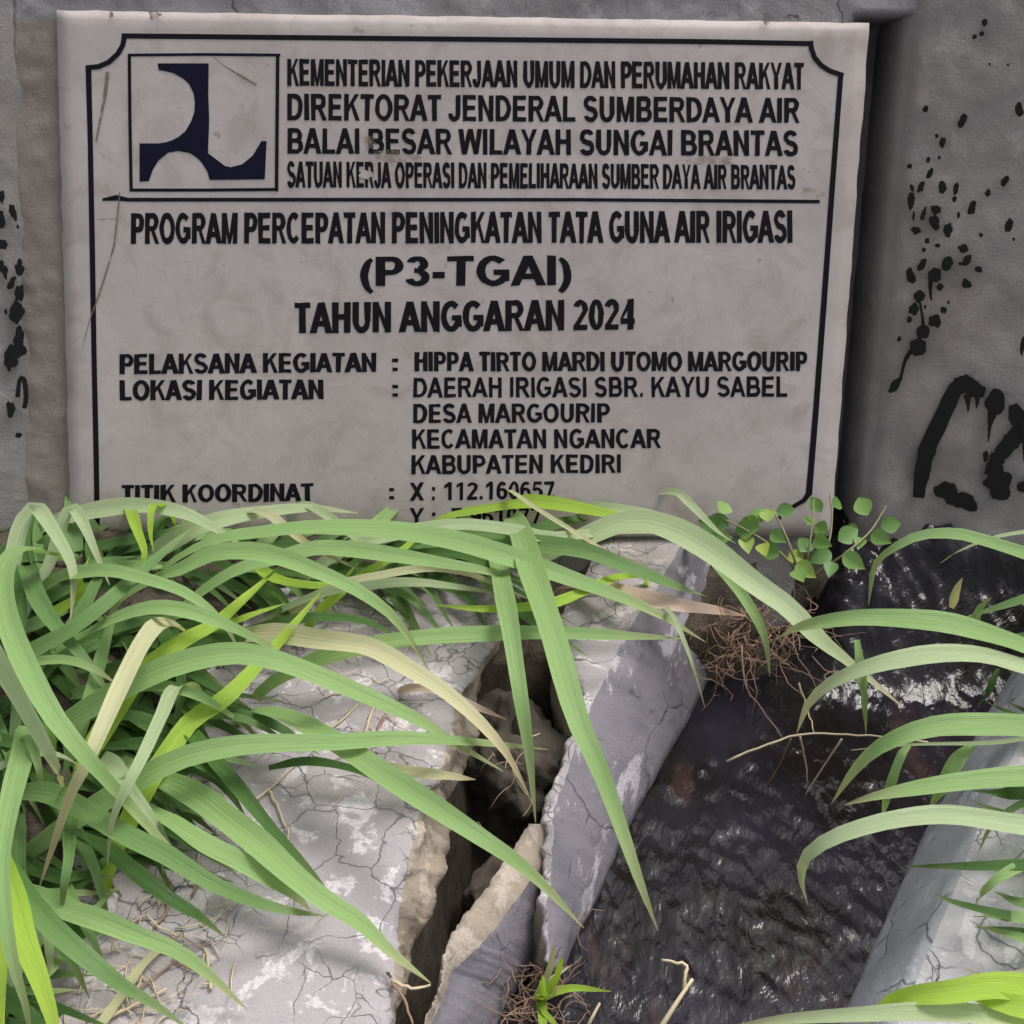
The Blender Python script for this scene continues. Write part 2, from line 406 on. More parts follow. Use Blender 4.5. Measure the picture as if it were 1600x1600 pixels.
# ---- left lining of the canal (broken away at its near end)
LIN = [  # L (void side), T (arris), B (water line): picture u, v; zT
 ((930, 800), (1128, 800), (1190, 835), 0), ((935, 850), (1092, 850), (1162, 890), 0), ((905, 920), (1046, 925), (1142, 975), 0), ((868, 968), (1002, 990), (1112, 1052), 0),
 ((888, 1035), (962, 1055), (1078, 1122), 0), ((912, 1082), (930, 1100), (1040, 1188), -.002), ((884, 1172), (898, 1180), (1003, 1256), -.006),
 ((848, 1258), (868, 1266), (966, 1330), -.010), ((850, 1325), (866, 1332), (936, 1400), -.016), ((846, 1410), (858, 1420), (902, 1466), -.03), ((850, 1500), (858, 1506), (872, 1532), -.05)]
def linat(s):
    i = min(int(s), len(LIN)-2); t = s-i; a, b = LIN[i], LIN[i+1]
    mixp = lambda k: (a[k][0]+(b[k][0]-a[k][0])*t, a[k][1]+(b[k][1]-a[k][1])*t)
    return mixp(0), mixp(1), mixp(2), a[3]+(b[3]-a[3])*t
secs = []
N = 260
for i in range(N+1):
    s = (len(LIN)-1)*i/N; L, T2, B2, zt = linat(s)
    j1 = 7*noise.noise(Vector((s*2.3, 2, 0)))+3.5*noise.noise(Vector((s*6.1, 2, 0)))+1.5*noise.noise(Vector((s*13.7, 2, 0)))
    Lp = gp(L[0]+j1*1.4, L[1], zt-.001); Tp = gp(T2[0]+j1*.35, T2[1], zt); Bp = gp(B2[0], B2[1], -.088)
    ring = [Lp+Vector((-.004, 0, -.13)), Lp+Vector((-.008+.004*noise.noise(Vector((s*9, 7, 0))), 0, -.06)), Lp+Vector((.0, 0, -.012))]
    for k in range(7):
        p = Lp.lerp(Tp, k/6); p.z += .0016*fbm(p, 40, 3)-(.003 if k in (0, 6) else 0); ring.append(p)
    for k in range(1, 13):
        f = k/12; p = Tp.lerp(Bp, f); n = Vector((.6, -.2, .75))
        p += n*(.010*math.sin(f*math.pi)*.7+.0022*fbm(p, 35, 4, 2)); ring.append(p)
    ring.append(Bp+Vector((-.010, .002, -.008))); ring.append(Bp+Vector((-.030, .01, -.10)))
    secs.append(ring)
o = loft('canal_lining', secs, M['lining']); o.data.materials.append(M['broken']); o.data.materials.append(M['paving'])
for f in o.data.polygons:
    if len(f.vertices) != 4: f.material_index = 1; continue
    js = [vi % 24 for vi in f.vertices]
    if max(js)-min(js) < 4:
        if max(js) <= 3: f.material_index = 1
        elif max(js) <= 8: f.material_index = 2
tag(o, 'grey plastered lining wall leaning along the left side of the water', 'canal wall')

# ---- the fallen piece in front of it
FR = [ # top edge back, top edge front, foot
 ((826, 1288), (872, 1296), (888, 1345)), ((800, 1330), (846, 1352), (874, 1410)), ((766, 1378), (808, 1402), (862, 1452)), ((730, 1425), (772, 1452), (846, 1494)),
 ((704, 1462), (738, 1490), (822, 1530)), ((692, 1500), (704, 1520), (800, 1560)), ((688, 1540), (696, 1552), (782, 1600)), ((668, 1585), (676, 1596), (760, 1660)), ((640, 1660), (648, 1672), (735, 1760))]
secs = []
for i in range(91):
    s = (len(FR)-1)*i/90; k0 = min(int(s), len(FR)-2); t = s-k0
    q = [tuple(FR[k0][k][c]+(FR[k0+1][k][c]-FR[k0][k][c])*t for c in (0, 1)) for k in range(3)]
    j = 4*noise.noise(Vector((s*6, 12, 0)))+2.5*noise.noise(Vector((s*19, 2, 0)))
    A = gp(q[0][0]+j, q[0][1]+j*.5, -.016); Bq = gp(q[1][0]+j*.6, q[1][1], -.028); Cq = gp(q[2][0]+j*.5, q[2][1], -.095)
    ring = [Cq+Vector((-.03, .01, -.07)), A+Vector((-.006, .004, -.06)), A+Vector((-.002, .002, -.015))]
    for k in range(5):
        p = A.lerp(Bq, k/4); p += Vector((0, 0, .003*fbm(p, 60, 3)+.003*math.sin(k/4*math.pi))); ring.append(p)
    for k in range(1, 10):
        p = Bq.lerp(Cq, k/9); p += Vector((.5, -.3, .7))*(.0025*fbm(p, 40, 4, 6)+.004*math.sin(k/9*math.pi)); ring.append(p)
    ring.append(Cq+Vector((-.006, 0, -.02)))
    secs.append(ring)
o = loft('concrete_fragment', secs, M['lining']); o.data.materials.append(M['broken'])
for f in o.data.polygons:
    if len(f.vertices) != 4: continue
    js = [vi % 18 for vi in f.vertices]
    if max(js)-min(js) < 4 and max(js) <= 7: f.material_index = 1
tag(o, 'broken concrete fragment with pale rough edge tilted into the gap', 'concrete fragment')

# ---- rubble lying in the hollow
def lump(name, c, r, seed, m, label, cat):
    bm = bmesh.new(); bmesh.ops.create_icosphere(bm, subdivisions=5, radius=1)
    for v in bm.verts:
        d = v.co.normalized(); q = 1+.30*noise.noise(d*1.9+Vector((seed, 0, 0)))+.20*fbm(d, 3.2, 6, seed)+.05*fbm(d, 14, 4, seed)
        k = max(abs(d.x), abs(d.y), abs(d.z)); q *= (1/k)**.55
        v.co = Vector((d.x*r[0]*q, d.y*r[1]*q, d.z*r[2]*q))
    me = bpy.data.meshes.new(name); bm.to_mesh(me); bm.free(); me.materials.append(m)
    for p in me.polygons: p.use_smooth = True
    o = bpy.data.objects.new(name, me); COL.objects.link(o); o.location = c; o.rotation_euler = (.1, -.15, .5+seed)
    return tag(o, label, cat)
lump('rubble_block', gp(800, 1180, -.10), (.040, .062, .040), 0.2, M['rubble'], 'brown earthy rubble block deep in the gap behind the lining', 'rubble')
lump('rubble_stone', gp(775, 1400, -.16), (.022, .035, .03), 2.2, M['rubble'], 'small dark stone low in the gap behind the tilted fragment', 'rubble')
lump('rubble_chip', gp(850, 1470, -.115), (.008, .02, .016), 4.1, M['broken'], 'pale mortar chip wedged between fragment and lining', 'rubble')

# ---- right kerb
secs = []
v = 860.0
while v < 2700:
    Bq = gp(interp(KERB_B, v), v, -.092); T = gp(interp(KERB_T, v)+2*noise.noise(Vector((v*.02, 3, 0))), v-6, -.012)
    ring = [Bq+Vector((.05, 0, -.12)), Bq+Vector((.008, 0, -.02))]
    for k in range(11):
        p = Bq.lerp(T, k/10); p += Vector((-.5, 0, .8))*(.0018*fbm(p, 30, 4)+.003*math.sin(k/10*math.pi)); 
        ring.append(p)
    for k in range(1, 30):
        x = T.x+.5*(k/29)**1.3; p = Vector((x, T.y+.1*(x-T.x), T.z+.006*sm(0, .03, x-T.x))); p.z += .002*fbm(p, 20, 4); ring.append(p)
    ring.append(Vector((T.x+.5, T.y+.05, -.2))); secs.append(ring); v += 8
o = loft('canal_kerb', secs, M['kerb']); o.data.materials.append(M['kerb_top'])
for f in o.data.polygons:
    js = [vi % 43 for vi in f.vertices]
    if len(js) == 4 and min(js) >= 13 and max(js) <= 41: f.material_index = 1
tag(o, 'pale grey concrete kerb along the right side of the canal', 'kerb')

# ================================================================== walls
PT = [(88, 16), (1358, 36), (1299, 838), (111, 838)]         # plaque corners in the picture
def headoff(u, v):
    # depth of the wall behind the plaque face: mortar flush on the left and above, a deep groove on the right
    ue = 1358-(v-36)*.0735
    g = sm(ue-30, ue-14, u)
    o = -.010-.10*g*sm(24, 44, v)
    return o
def bracket(rows, back, name, m, label, cat):       # front sheet + back sheet -> closed wall
    nr, nc = len(rows), len(rows[0])
    vs = [p for r in rows for p in r]+[p+back for r in rows for p in r]; K = nr*nc; fs = []
    for i in range(nr-1):
        for j in range(nc-1):
            a = i*nc+j; fs.append((a, a+1, a+nc+1, a+nc)); fs.append((K+a, K+a+nc, K+a+nc+1, K+a+1))
    for i in range(nr-1):
        a, b = i*nc, (i+1)*nc; fs.append((a, b, K+b, K+a)); a += nc-1; b += nc-1; fs.append((a, K+a, K+b, b))
    for j in range(nc-1):
        fs.append((j, K+j, K+j+1, j+1)); a = (nr-1)*nc+j; fs.append((a, a+1, K+a+1, K+a))
    o = mk(name, vs, fs, m)
    bm = bmesh.new(); bm.from_mesh(o.data); bmesh.ops.recalc_face_normals(bm, faces=bm.faces); bm.to_mesh(o.data); bm.free()
    return tag(o, label, cat)
rows = []
for i in range(120):
    v = -70+(1010+70)*i/119; r = []
    for j in range(170):
        u = 20+(1440-20)*j/169
        p = wp(u, v, headoff(u, v)); p += WN*(.0035*fbm(p, 22, 4)+.0012*fbm(p, 90, 3)); r.append(p)
    rows.append(r)
head = bracket(rows, Vector((0, .22, -.02)), 'headwall', M['wall'], 'grey plastered headwall that carries the stone plaque', 'wall')
head.data.materials.append(M['mortar'])
for f in head.data.polygons:
    c = sum((head.data.vertices[i].co for i in f.vertices), Vector())/len(f.vertices); u, v = pix(c)
    if u < 100+v*.02 and v > 30+8*noise.noise(Vector((u*.05, 0, 0))): f.material_index = 1
for u_, v0_, v1_ in [(470, -60, 13), (822, -60, 16), (981, -60, 19), (1155, -60, 22), (700, -60, 12)]:
    strip('wall_joint', [(u_+R.uniform(-3, 3), v0_), (u_+R.uniform(-2, 2), (v0_+v1_)/2), (u_, v1_)], [2.5, 1.8, 2.6], lambda u, v: wp(u, v, -.010+.0045), M['crackline'], head)
# right wing wall
c0, c1 = wp(1417, 0, -.008), wp(1340, 820, -.008); up = (c0-c1).normalized()
ad = Vector((.972, -.235, 0)).normalized(); wn = ad.cross(up).normalized(); wn = wn if wn.dot(FWD) < 0 else -wn
def wing(u, v, off=.0):
    d = ray(u, v); q = c1+wn*off; return CAM+d*((q-CAM).dot(wn)/d.dot(wn))
rows = []
Lc = (c0-c1).length
for i in range(100):
    b = -.22+(Lc+.30)*i/99; r = []
    for j in range(90):
        a = .46*j/89; p = c1+up*b+ad*a
        p += wn*(.0035*fbm(p, 20, 4, 5)+.001*fbm(p, 90, 3)-.012*sm(.02, 0, a)); r.append(p)
    rows.append(r)
wingR = bracket(rows, -WN*.24, 'wing_wall', M['wing'], 'grey wing wall splashed with black paint right of the plaque', 'wall')
# left wing wall
l0, l1 = wp(30, 0, -.006), wp(52, 820, -.006); upl = (l0-l1).normalized()
adl = Vector((-.95, -.31, 0)).normalized(); wnl = adl.cross(upl).normalized(); wnl = wnl if wnl.dot(FWD) < 0 else -wnl
def wingl(u, v, off=.0):
    d = ray(u, v); q = l1+wnl*off; return CAM+d*((q-CAM).dot(wnl)/d.dot(wnl))
rows = []
for i in range(100):
    b = -.12+(Lc+.2)*i/99; r = []
    for j in range(60):
        a = -.004+.5*j/59; p = l1+upl*b+adl*a
        p += wnl*(.0028*fbm(p, 20, 4, 9)+.001*fbm(p, 90, 3)-.008*sm(.015, 0, a)); r.append(p)
    rows.append(r)
wingL = bracket(rows, Vector((-.06, .22, 0)), 'side_wall', M['wing'], 'grey plastered wall with flaked black paint left of the plaque', 'wall')

# ---- black paint on the walls
def blob2(cx, cy, rx, ry, ang, seed, n=30, rough=.22):
    out = []; ca, sa = math.cos(ang), math.sin(ang)
    for i in range(n):
        t = 2*math.pi*i/n; q = 1+rough*noise.noise(Vector((math.cos(t)*1.5+seed, math.sin(t)*1.5, seed*.3)))*1.6
        x, y = rx*q*math.cos(t), ry*q*math.sin(t); out.append((cx+x*ca-y*sa, cy+x*sa+y*ca))
    return out
def paint(polys, place, parent, name):
    for i, pl in enumerate(polys): polysheet(name, pl, lambda u, v, k=i: place(u, v, .0055+.00006*(k % 30)), M['black'], parent)
def C5(x, y): return 1350+x*.25, y*.25
SP = [(755,140,18,20,.2),(735,210,17,13,-.6),(690,230,13,14,.6),(900,405,7,8,0),(785,400,6,8,0),(615,755,22,44,.45),(970,685,24,40,-.1),(385,680,17,20,.5),
      (490,890,18,30,.3),(455,850,10,12,0),(470,985,9,12,0),(400,1000,12,18,.2),(285,1040,15,16,.6),(412,1080,17,32,.5),(355,1170,18,34,.45),(490,1170,26,36,.2),
      (575,1180,16,36,.2),(565,1245,12,20,.2),(880,1130,20,36,.5),(775,1205,14,22,.2),(675,1300,24,42,.3),(590,1345,10,18,.1),(905,1410,22,40,.3),(730,1468,11,14,0),
      (525,1440,26,40,.2),(440,1390,30,48,-.2),(295,1250,22,52,.1),(300,1175,12,24,-.3),(450,1310,28,28,.3),(370,1340,14,40,.3),(325,1440,26,22,.2),(310,1350,8,30,.1),
      (395,1505,14,18,0),(460,1535,16,12,0),(625,1555,24,28,.8),(935,1495,8,12,0),(375,1560,12,14,0),(595,1545,10,10,0)]
polys = [blob2(*C5(x, y), a*.25*1.08, b*.25*1.08, g, i*1.7) for i, (x, y, a, b, g) in enumerate(SP)]
def C3(x, y): s = 220/838; return 1380+x*s, 380+y*s
SP2 = [(480,30,24,26,.7),(500,100,22,36,.4),(462,122,18,10,0),(570,157,22,20,.3),(495,240,30,28,.6),(382,120,32,44,.2),(230,130,20,38,.5),(165,195,24,48,-.2),(308,195,38,42,.2),
       (335,262,20,22,.4),(215,315,30,34,.3),(182,392,28,34,.3),(155,455,14,20,.2),(360,398,18,22,.1),(305,465,40,38,.1),(235,530,40,40,.4),(205,615,48,52,.5),(70,850,26,52,.55),
       (95,572,12,16,.3),(830,605,14,52,.1),(388,352,8,10,0),(250,380,8,10,0)]
polys += [blob2(*C3(x, y), a*.263*1.05, b*.263*1.05, g, 60+i*1.3) for i, (x, y, a, b, g) in enumerate(SP2)]
def pstroke(pts, ws, conv, seed):
    P = crom([(*conv(x, y), 0) for x, y in pts], 24); n = len(P)
    W = [interp([(k/(len(ws)-1), q) for k, q in enumerate(ws)], i/(n-1))*.263 for i in range(n)]
    W = [q*(1+.25*noise.noise(Vector((i*.6, seed, 0)))) for i, q in enumerate(W)]
    L, Rr = stroke2([(p.x, p.y) for p in P], W)
    return [tuple(p) for p in L]+[tuple(p) for p in Rr[::-1]]
polys2 = [pstroke([(290,180),(280,260),(285,340)], [34,24,12], C3, 1), pstroke([(215,340),(232,430),(240,520)], [14,16,28], C3, 2), pstroke([(165,640),(130,700),(100,820)], [30,20,18], C3, 3),
 pstroke([(210,1515),(225,1400),(265,1220),(330,1080),(385,960),(430,870),(480,830)], [66,90,100,100,100,95,90], C3, 4),
 pstroke([(430,850),(490,840),(545,870),(605,890)], [90,110,95,60], C3, 5), pstroke([(500,900),(505,960),(505,1005)], [50,28,6], C3, 6), pstroke([(560,900),(560,940),(555,985)], [40,26,6], C3, 7),
 blob2(*C3(665, 950), 58*.263, 80*.263, .1, 91), pstroke([(650,1010),(635,1080),(625,1180)], [60,22,8], C3, 8),
 pstroke([(860,1080),(790,1150),(720,1230),(670,1300),(660,1380)], [110,110,95,90,120], C3, 9), pstroke([(770,960),(800,1030),(840,1070)], [50,110,130], C3, 10),
 blob2(*C3(680, 1440), 95*.263, 85*.263, .2, 95, rough=.35), blob2(*C3(610, 1270), 16*.263, 36*.263, .1, 96), blob2(*C3(380, 1480), 70*.263, 62*.263, .2, 97, rough=.4), blob2(*C3(470,1540), 90*.263, 50*.263, .1, 98, rough=.4),
 pstroke([(850,1060),(855,1180),(850,1300)], [90,60,30], C3, 11), blob2(*C3(900, 1450), 90*.263, 60*.263, .1, 99, rough=.4)]
paint(polys+polys2, wing, wingR, 'paint_splash')
def C6(x, y): s = 170/495; return x*s, 250+y*s
SP3 = [(5,170,14,30,.1),(62,240,16,34,-.3),(6,270,16,40,.1),(14,385,20,26,.2),(12,490,18,40,-.4),(88,490,20,38,-.1),(52,560,14,30,.5),(85,610,22,40,.1),(75,700,32,44,.1),(25,690,7,12,0),
       (90,790,16,40,-.1),(85,850,34,50,.1),(48,905,30,48,.1),(48,1130,22,36,.1),(85,1252,14,12,0),(82,305,6,10,0)]
polys3 = [blob2(*C6(x, y), a*.343*1.05, b*.343*1.05, g, 130+i*1.7, rough=.35) for i, (x, y, a, b, g) in enumerate(SP3)]
polys3.append(pstroke([(80,1080),(90,1000),(110,1000),(118,1080),(110,1130)], [28,26,30,30,28], lambda x, y: C6(x, y), 21))
paint(polys3, wingl, wingL, 'paint_flake')

# ================================================================== the plaque
plaque = thing('memorial_plaque', 'large off-white marble plaque with black lettering and a navy emblem', 'plaque', wp(705, 838, -.03))
TH = .030
def slabmesh():
    n = 60; rows_f = []
    for i in range(n+1):
        r = []
        for j in range(n+1):
            a, b = j/n, i/n
            u = (PT[0][0]*(1-a)+PT[1][0]*a)*(1-b)+(PT[3][0]*(1-a)+PT[2][0]*a)*b
            v = (PT[0][1]*(1-a)+PT[1][1]*a)*(1-b)+(PT[3][1]*(1-a)+PT[2][1]*a)*b
            ed = min(a, b, 1-a, 1-b)
            if ed < 1e-6:
                u += 2.2*noise.noise(Vector((u*.03, v*.03, 3))); v += 2.2*noise.noise(Vector((u*.03, v*.03, 9)))
            r.append(wp(u, v, -.0035 if ed < 1e-6 else 0.0))
        rows_f.append(r)
    o = bracket(rows_f, -WN*TH, 'marble_slab', M['marble'], None, None); o.parent = plaque
    o.matrix_parent_inverse = Matrix.Translation(-plaque.location); return o
slab_m = slabmesh()
INK = .0004
def pl(u, v): return wp(u, v, INK)
border = [(203, 57), (500, 59), (800, 62), (1100, 65), (1262, 68)]
arcTR = [(1266, 64), (1268, 76), (1273, 90), (1283, 102), (1297, 111), (1318, 118)]
strip('border_line', [(190, 56)]+border[1:]+[(1271, 68)], 8, pl, M['ink'], plaque)
strip('border_line', arcTR, 8, lambda u, v: wp(u, v, INK+.0002), M['ink'], plaque)
strip('border_line', [(1314, 114), (1300, 300), (1287, 480), (1275, 640), (1264, 772)], [8, 8.5, 9, 9, 10], pl, M['ink'], plaque)
strip('border_line', [(1266, 768), (1256, 782), (1242, 790), (1224, 800), (1216, 812)], [10, 7, 6, 6, 6], lambda u, v: wp(u, v, INK+.0002), M['ink'], plaque)
strip('border_line', [(195, 53), (192, 70), (184, 84), (170, 97), (154, 104), (134, 106)], 8, lambda u, v: wp(u, v, INK+.0002), M['ink'], plaque)
strip('border_line', [(138, 102), (141, 220), (144, 380), (147, 560), (150, 700), (152, 822)], [9, 8, 8.5, 8, 8.5, 8], pl, M['ink'], plaque)
strip('divider_line', [(160, 312), (182, 309), (200, 312), (500, 312), (900, 312), (1281, 315)], [4, 9, 6, 6, 5.5, 5.5], pl, M['ink'], plaque)
emb = strip('emblem_frame', [(201, 86), (318, 85), (438, 86)], 4.5, pl, M['navy'], plaque)
p2 = lambda u, v: wp(u, v, INK+.0002)
strip('frame_side', [(434, 84), (433, 190), (432, 299)], 5.5, p2, M['ink'], emb); strip('frame_side', [(202, 84), (203, 190), (205, 299)], 5, p2, M['ink'], emb)
strip('frame_side', [(203, 297), (318, 297), (435, 296)], 5, lambda u, v: wp(u, v, INK), M['ink'], emb)
EM = [(420,215),(860,215),(858,500),(866,700),(855,990),(950,1060),(1000,1098),(1050,1110),(1150,1085),(1240,1010),(1295,920),(1315,885),(1360,885),(1345,1215),(870,1220),(850,1150),(800,1070),(760,1030),(700,990),(600,970),(510,985),(430,1050),(380,1130),(345,1230),(265,1235),(265,905),(420,905),(480,898),(540,880),(600,850),(660,800),(710,715),(738,630),(742,550),(730,470),(690,390),(640,345),(560,300),(500,285),(430,272)]
polysheet('emblem', [(170+x*.18125, 60+y*.18125) for x, y in EM], pl, M['navy'], plaque)
# lettering
# a bold grotesque drawn in code: every glyph is a union of stems, bars and thick arcs (1000 units = em, caps 716 high)
E = [0]
def q4(*p): return [Vector(x) for x in p]
def rc(x0, y0, x1, y1):
    if y1-y0 > x1-x0: x0, x1 = x0-13-E[0], x1+13+E[0]
    else: y0, y1 = y0-(5 if y0 > 50 else 0), y1+(5 if y1 < 600 else 0)
    return q4((x0, y0), (x1, y0), (x1, y1), (x0, y1))
def arc(cx, cy, rx, ry, a0, a1, tx=148, ty=122, n=14):
    rx += 12+E[0]*.6; tx += 24+E[0]*1.4; ty += 8+E[0]*.5
    o = [Vector((cx+rx*math.cos(math.radians(a0+(a1-a0)*i/n)), cy+ry*math.sin(math.radians(a0+(a1-a0)*i/n)))) for i in range(n+1)]
    i_ = [Vector((cx+(rx-tx)*math.cos(math.radians(a0+(a1-a0)*i/n)), cy+(ry-ty)*math.sin(math.radians(a0+(a1-a0)*i/n)))) for i in range(n, -1, -1)]
    return o+i_
def dg(x0, y0, x1, y1, w):
    w += 22+E[0]*2; return q4((x0-w/2, y0), (x0+w/2, y0), (x1+w/2, y1), (x1-w/2, y1))
def glyphs(e):
  E[0] = e
  return {
 'A': (722, [dg(78, 0, 361, 716, 155), dg(644, 0, 361, 716, 155), rc(190, 160, 532, 280)]),
 'B': (722, [rc(73, 0, 221, 716), rc(73, 594, 440, 716), rc(73, 308, 450, 426), rc(73, 0, 440, 122), arc(430, 510, 205, 206, -90, 90), arc(440, 214, 238, 214, -90, 90)]),
 'C': (722, [arc(375, 358, 328, 370, 48, 318)]),
 'D': (722, [rc(73, 0, 221, 716), rc(73, 594, 350, 716), rc(73, 0, 350, 122), arc(340, 358, 340, 358, -90, 90)]),
 'E': (667, [rc(73, 0, 221, 716), rc(73, 594, 604, 716), rc(73, 305, 570, 425), rc(73, 0, 618, 122)]),
 'G': (778, [arc(390, 358, 345, 370, 45, 325), rc(400, 262, 716, 382), rc(574, 110, 716, 382)]),
 'H': (722, [rc(73, 0, 221, 716), rc(501, 0, 649, 716), rc(73, 312, 649, 436)]),
 'I': (278, [rc(65, 0, 213, 716)]),
 'J': (556, [rc(335, 200, 483, 716), arc(253, 215, 230, 227, -180, 0)]),
 'K': (722, [rc(73, 0, 221, 716), q4((221, 215), (221, 405), (500, 716), (690, 716)), q4((330, 430), (440, 505), (722, 0), (535, 0))]),
 'L': (611, [rc(73, 0, 221, 716), rc(73, 0, 575, 122)]),
 'M': (833, [rc(70, 0, 208, 716), rc(625, 0, 763, 716), q4((70, 716), (275, 716), (475, 0), (350, 0)), q4((558, 716), (763, 716), (483, 0), (358, 0))]),
 'N': (722, [rc(73, 0, 213, 716), rc(508, 0, 648, 716), q4((73, 716), (225, 716), (648, 0), (496, 0))]),
 'O': (778, [arc(389, 358, 347, 370, 0, 360, n=30)]),
 'P': (667, [rc(73, 0, 221, 716), rc(73, 594, 400, 716), rc(73, 268, 400, 390), arc(392, 492, 232, 224, -90, 90)]),
 'R': (722, [rc(73, 0, 221, 716), rc(73, 594, 440, 716), rc(73, 298, 430, 418), arc(430, 507, 225, 209, -90, 90), q4((330, 320), (495, 330), (716, 0), (540, 0))]),
 'S': (667, [arc(330, 520, 272, 208, 20, 252, 140), arc(338, 205, 285, 217, -165, 72, 140), q4((150, 330), (265, 452), (525, 400), (420, 262))]),
 'T': (611, [rc(232, 0, 380, 716), rc(22, 594, 590, 716)]),
 'U': (722, [rc(72, 260, 220, 716), rc(502, 260, 650, 716), arc(361, 270, 289, 282, -180, 0)]),
 'W': (944, [dg(230, 0, 78, 716, 150), dg(240, 0, 472, 716, 145), dg(704, 0, 472, 716, 145), dg(714, 0, 866, 716, 150)]),
 'X': (667, [dg(88, 0, 572, 716, 180), dg(580, 0, 95, 716, 180)]),
 'Y': (667, [rc(260, 0, 408, 330), q4((260, 300), (408, 300), (172, 716), (0, 716)), q4((260, 300), (408, 300), (668, 716), (496, 716))]),
 '0': (556, [arc(278, 358, 238, 366, 0, 360, 138, 116, 26)]), '1': (556, [rc(253, 0, 393, 718), q4((253, 718), (253, 560), (78, 470), (78, 595))]),
 '2': (556, [rc(25, 0, 510, 128), arc(275, 505, 232, 215, -20, 165, 138, 116), q4((25, 0), (25, 105), (352, 478), (510, 432), (220, 112))]),
 '3': (556, [arc(265, 530, 215, 190, -75, 165, 135, 112), arc(265, 205, 245, 215, -168, 78, 140, 116), rc(200, 318, 320, 428)]),
 '4': (556, [rc(315, 0, 452, 718), rc(22, 142, 538, 262), q4((22, 142), (22, 262), (335, 718), (420, 640))]),
 '5': (556, [rc(100, 592, 490, 716), q4((100, 716), (222, 716), (175, 350), (45, 340)), arc(270, 232, 248, 244, -168, 140, 140, 112)]),
 '6': (556, [arc(285, 230, 238, 242, 0, 360, 138, 112, 24), arc(300, 360, 262, 364, 50, 190, 138, 116)]), '7': (556, [rc(42, 590, 515, 716), q4((130, 0), (275, 0), (515, 610), (370, 610))]),
 '9': (556, [arc(271, 486, 238, 242, 0, 360, 138, 112, 24), arc(256, 356, 262, 364, -130, 10, 138, 116)]),
 '(': (333, [arc(420, 250, 350, 480, 115, 245, 130, 60)]), ')': (333, [arc(-87, 250, 350, 480, -65, 65, 130, 60)]),
 '-': (333, [rc(40, 190, 295, 328)]), '.': (278, [rc(70, 0, 210, 140)]), ':': (333, [rc(98, 0, 238, 140), rc(98, 380, 238, 520)])}
GLS = {w_: glyphs(w_) for w_ in (0, 12, 32)}
def inpoly(c, P):
    k = False; j = len(P)-1
    for i in range(len(P)):
        a, b = P[i], P[j]
        if (a.y > c.y) != (b.y > c.y) and c.x < (b.x-a.x)*(c.y-a.y)/(b.y-a.y)+a.x: k = not k
        j = i
    return k
def textverts(s, bold):
    vs, fs, x = [], [], 0.0
    for ch in s:
        if ch == ' ': x += 278; continue
        wd, st = GLS[bold][ch]; pts, faces = [], []
        for poly in st:
            b0 = len(pts); pts += [Vector((p.x, p.y)) for p in poly]; faces.append(list(range(b0, b0+len(poly))))
        r = delaunay_2d_cdt(pts, [], faces, 0, 1e-4); b0 = len(vs); keep = []
        for f in r[2]:
            c = sum((r[0][i] for i in f), Vector((0, 0)))/len(f)
            if any(inpoly(c, poly) for poly in st): keep.append(tuple(b0+i for i in f))
        vs += [Vector((p.x+x, p.y, 0)) for p in r[0]]; fs += keep; x += wd
    return vs, fs
def textline(s, u0, u1, tl, bl, tr, br, bold=0, name='lettering'):
    vs, fs = textverts(s, 32 if bold >= .045 else 12 if bold >= .035 else 0)
    x0, x1 = min(v.x for v in vs), max(v.x for v in vs)
    out = []; sd = u0*.013+tl
    for v in vs:
        a, b = (v.x-x0)/(x1-x0), v.y/716
        u = u0+(u1-u0)*a; top = tl+(tr-tl)*a; bot = bl+(br-bl)*a; q = bot+(top-bot)*b
        u += 1.1*noise.noise(Vector((u*.11, q*.11, sd))); q += 1.0*noise.noise(Vector((u*.11, q*.11, sd+9)))
        out.append(pl(u, q))
    return mk(name, out, fs, M['ink'], plaque, False)
TX = [("KEMENTERIAN PEKERJAAN UMUM DAN PERUMAHAN RAKYAT", 449, 1256, 92, 134, 98, 140, .045), ("DIREKTORAT JENDERAL SUMBERDAYA AIR", 449, 1250, 146, 188, 153, 192, .035),
 ("BALAI BESAR WILAYAH SUNGAI BRANTAS", 449, 1247, 200, 240, 204, 244, .035), ("SATUAN KERJA OPERASI DAN PEMELIHARAAN SUMBER DAYA AIR BRANTAS", 449, 1243, 252, 293, 258, 296, .05),
 ("PROGRAM PERCEPATAN PENINGKATAN TATA GUNA AIR IRIGASI", 205, 1238, 333, 381, 329, 379, .045), ("(P3-TGAI)", 563, 893, 401, 447, 399, 446, .04), ("TAHUN ANGGARAN 2024", 460, 992, 473, 521, 467, 515, .045),
 ("PELAKSANA KEGIATAN", 187, 588, 553, 585, 551, 581, .045), (":", 613, 622, 553, 580, 553, 580, .05), ("HIPPA TIRTO MARDI UTOMO MARGOURIP", 648, 1262, 550, 580, 549, 580, .045),
 ("LOKASI KEGIATAN", 187, 505, 594, 626, 593, 624, .045), (":", 613, 622, 594, 620, 594, 620, .05), ("DAERAH IRIGASI SBR. KAYU SABEL", 646, 1230, 590, 621, 588, 620, .03),
 ("DESA MARGOURIP", 646, 953, 631, 661, 630, 660, .035), ("KECAMATAN NGANCAR", 644, 1033, 671, 701, 670, 700, .04), ("KABUPATEN KEDIRI", 643, 970, 711, 741, 710, 739, .04),
 ("TITIK KOORDINAT", 190, 490, 758, 786, 755, 783, .045), (":", 608, 616, 756, 780, 756, 780, .05), ("X : 112.160657", 640, 866, 754, 782, 752, 779, .03), ("Y : -7.961077", 640, 846, 794, 820, 793, 818, .03)]
for a in TX: textline(*a)
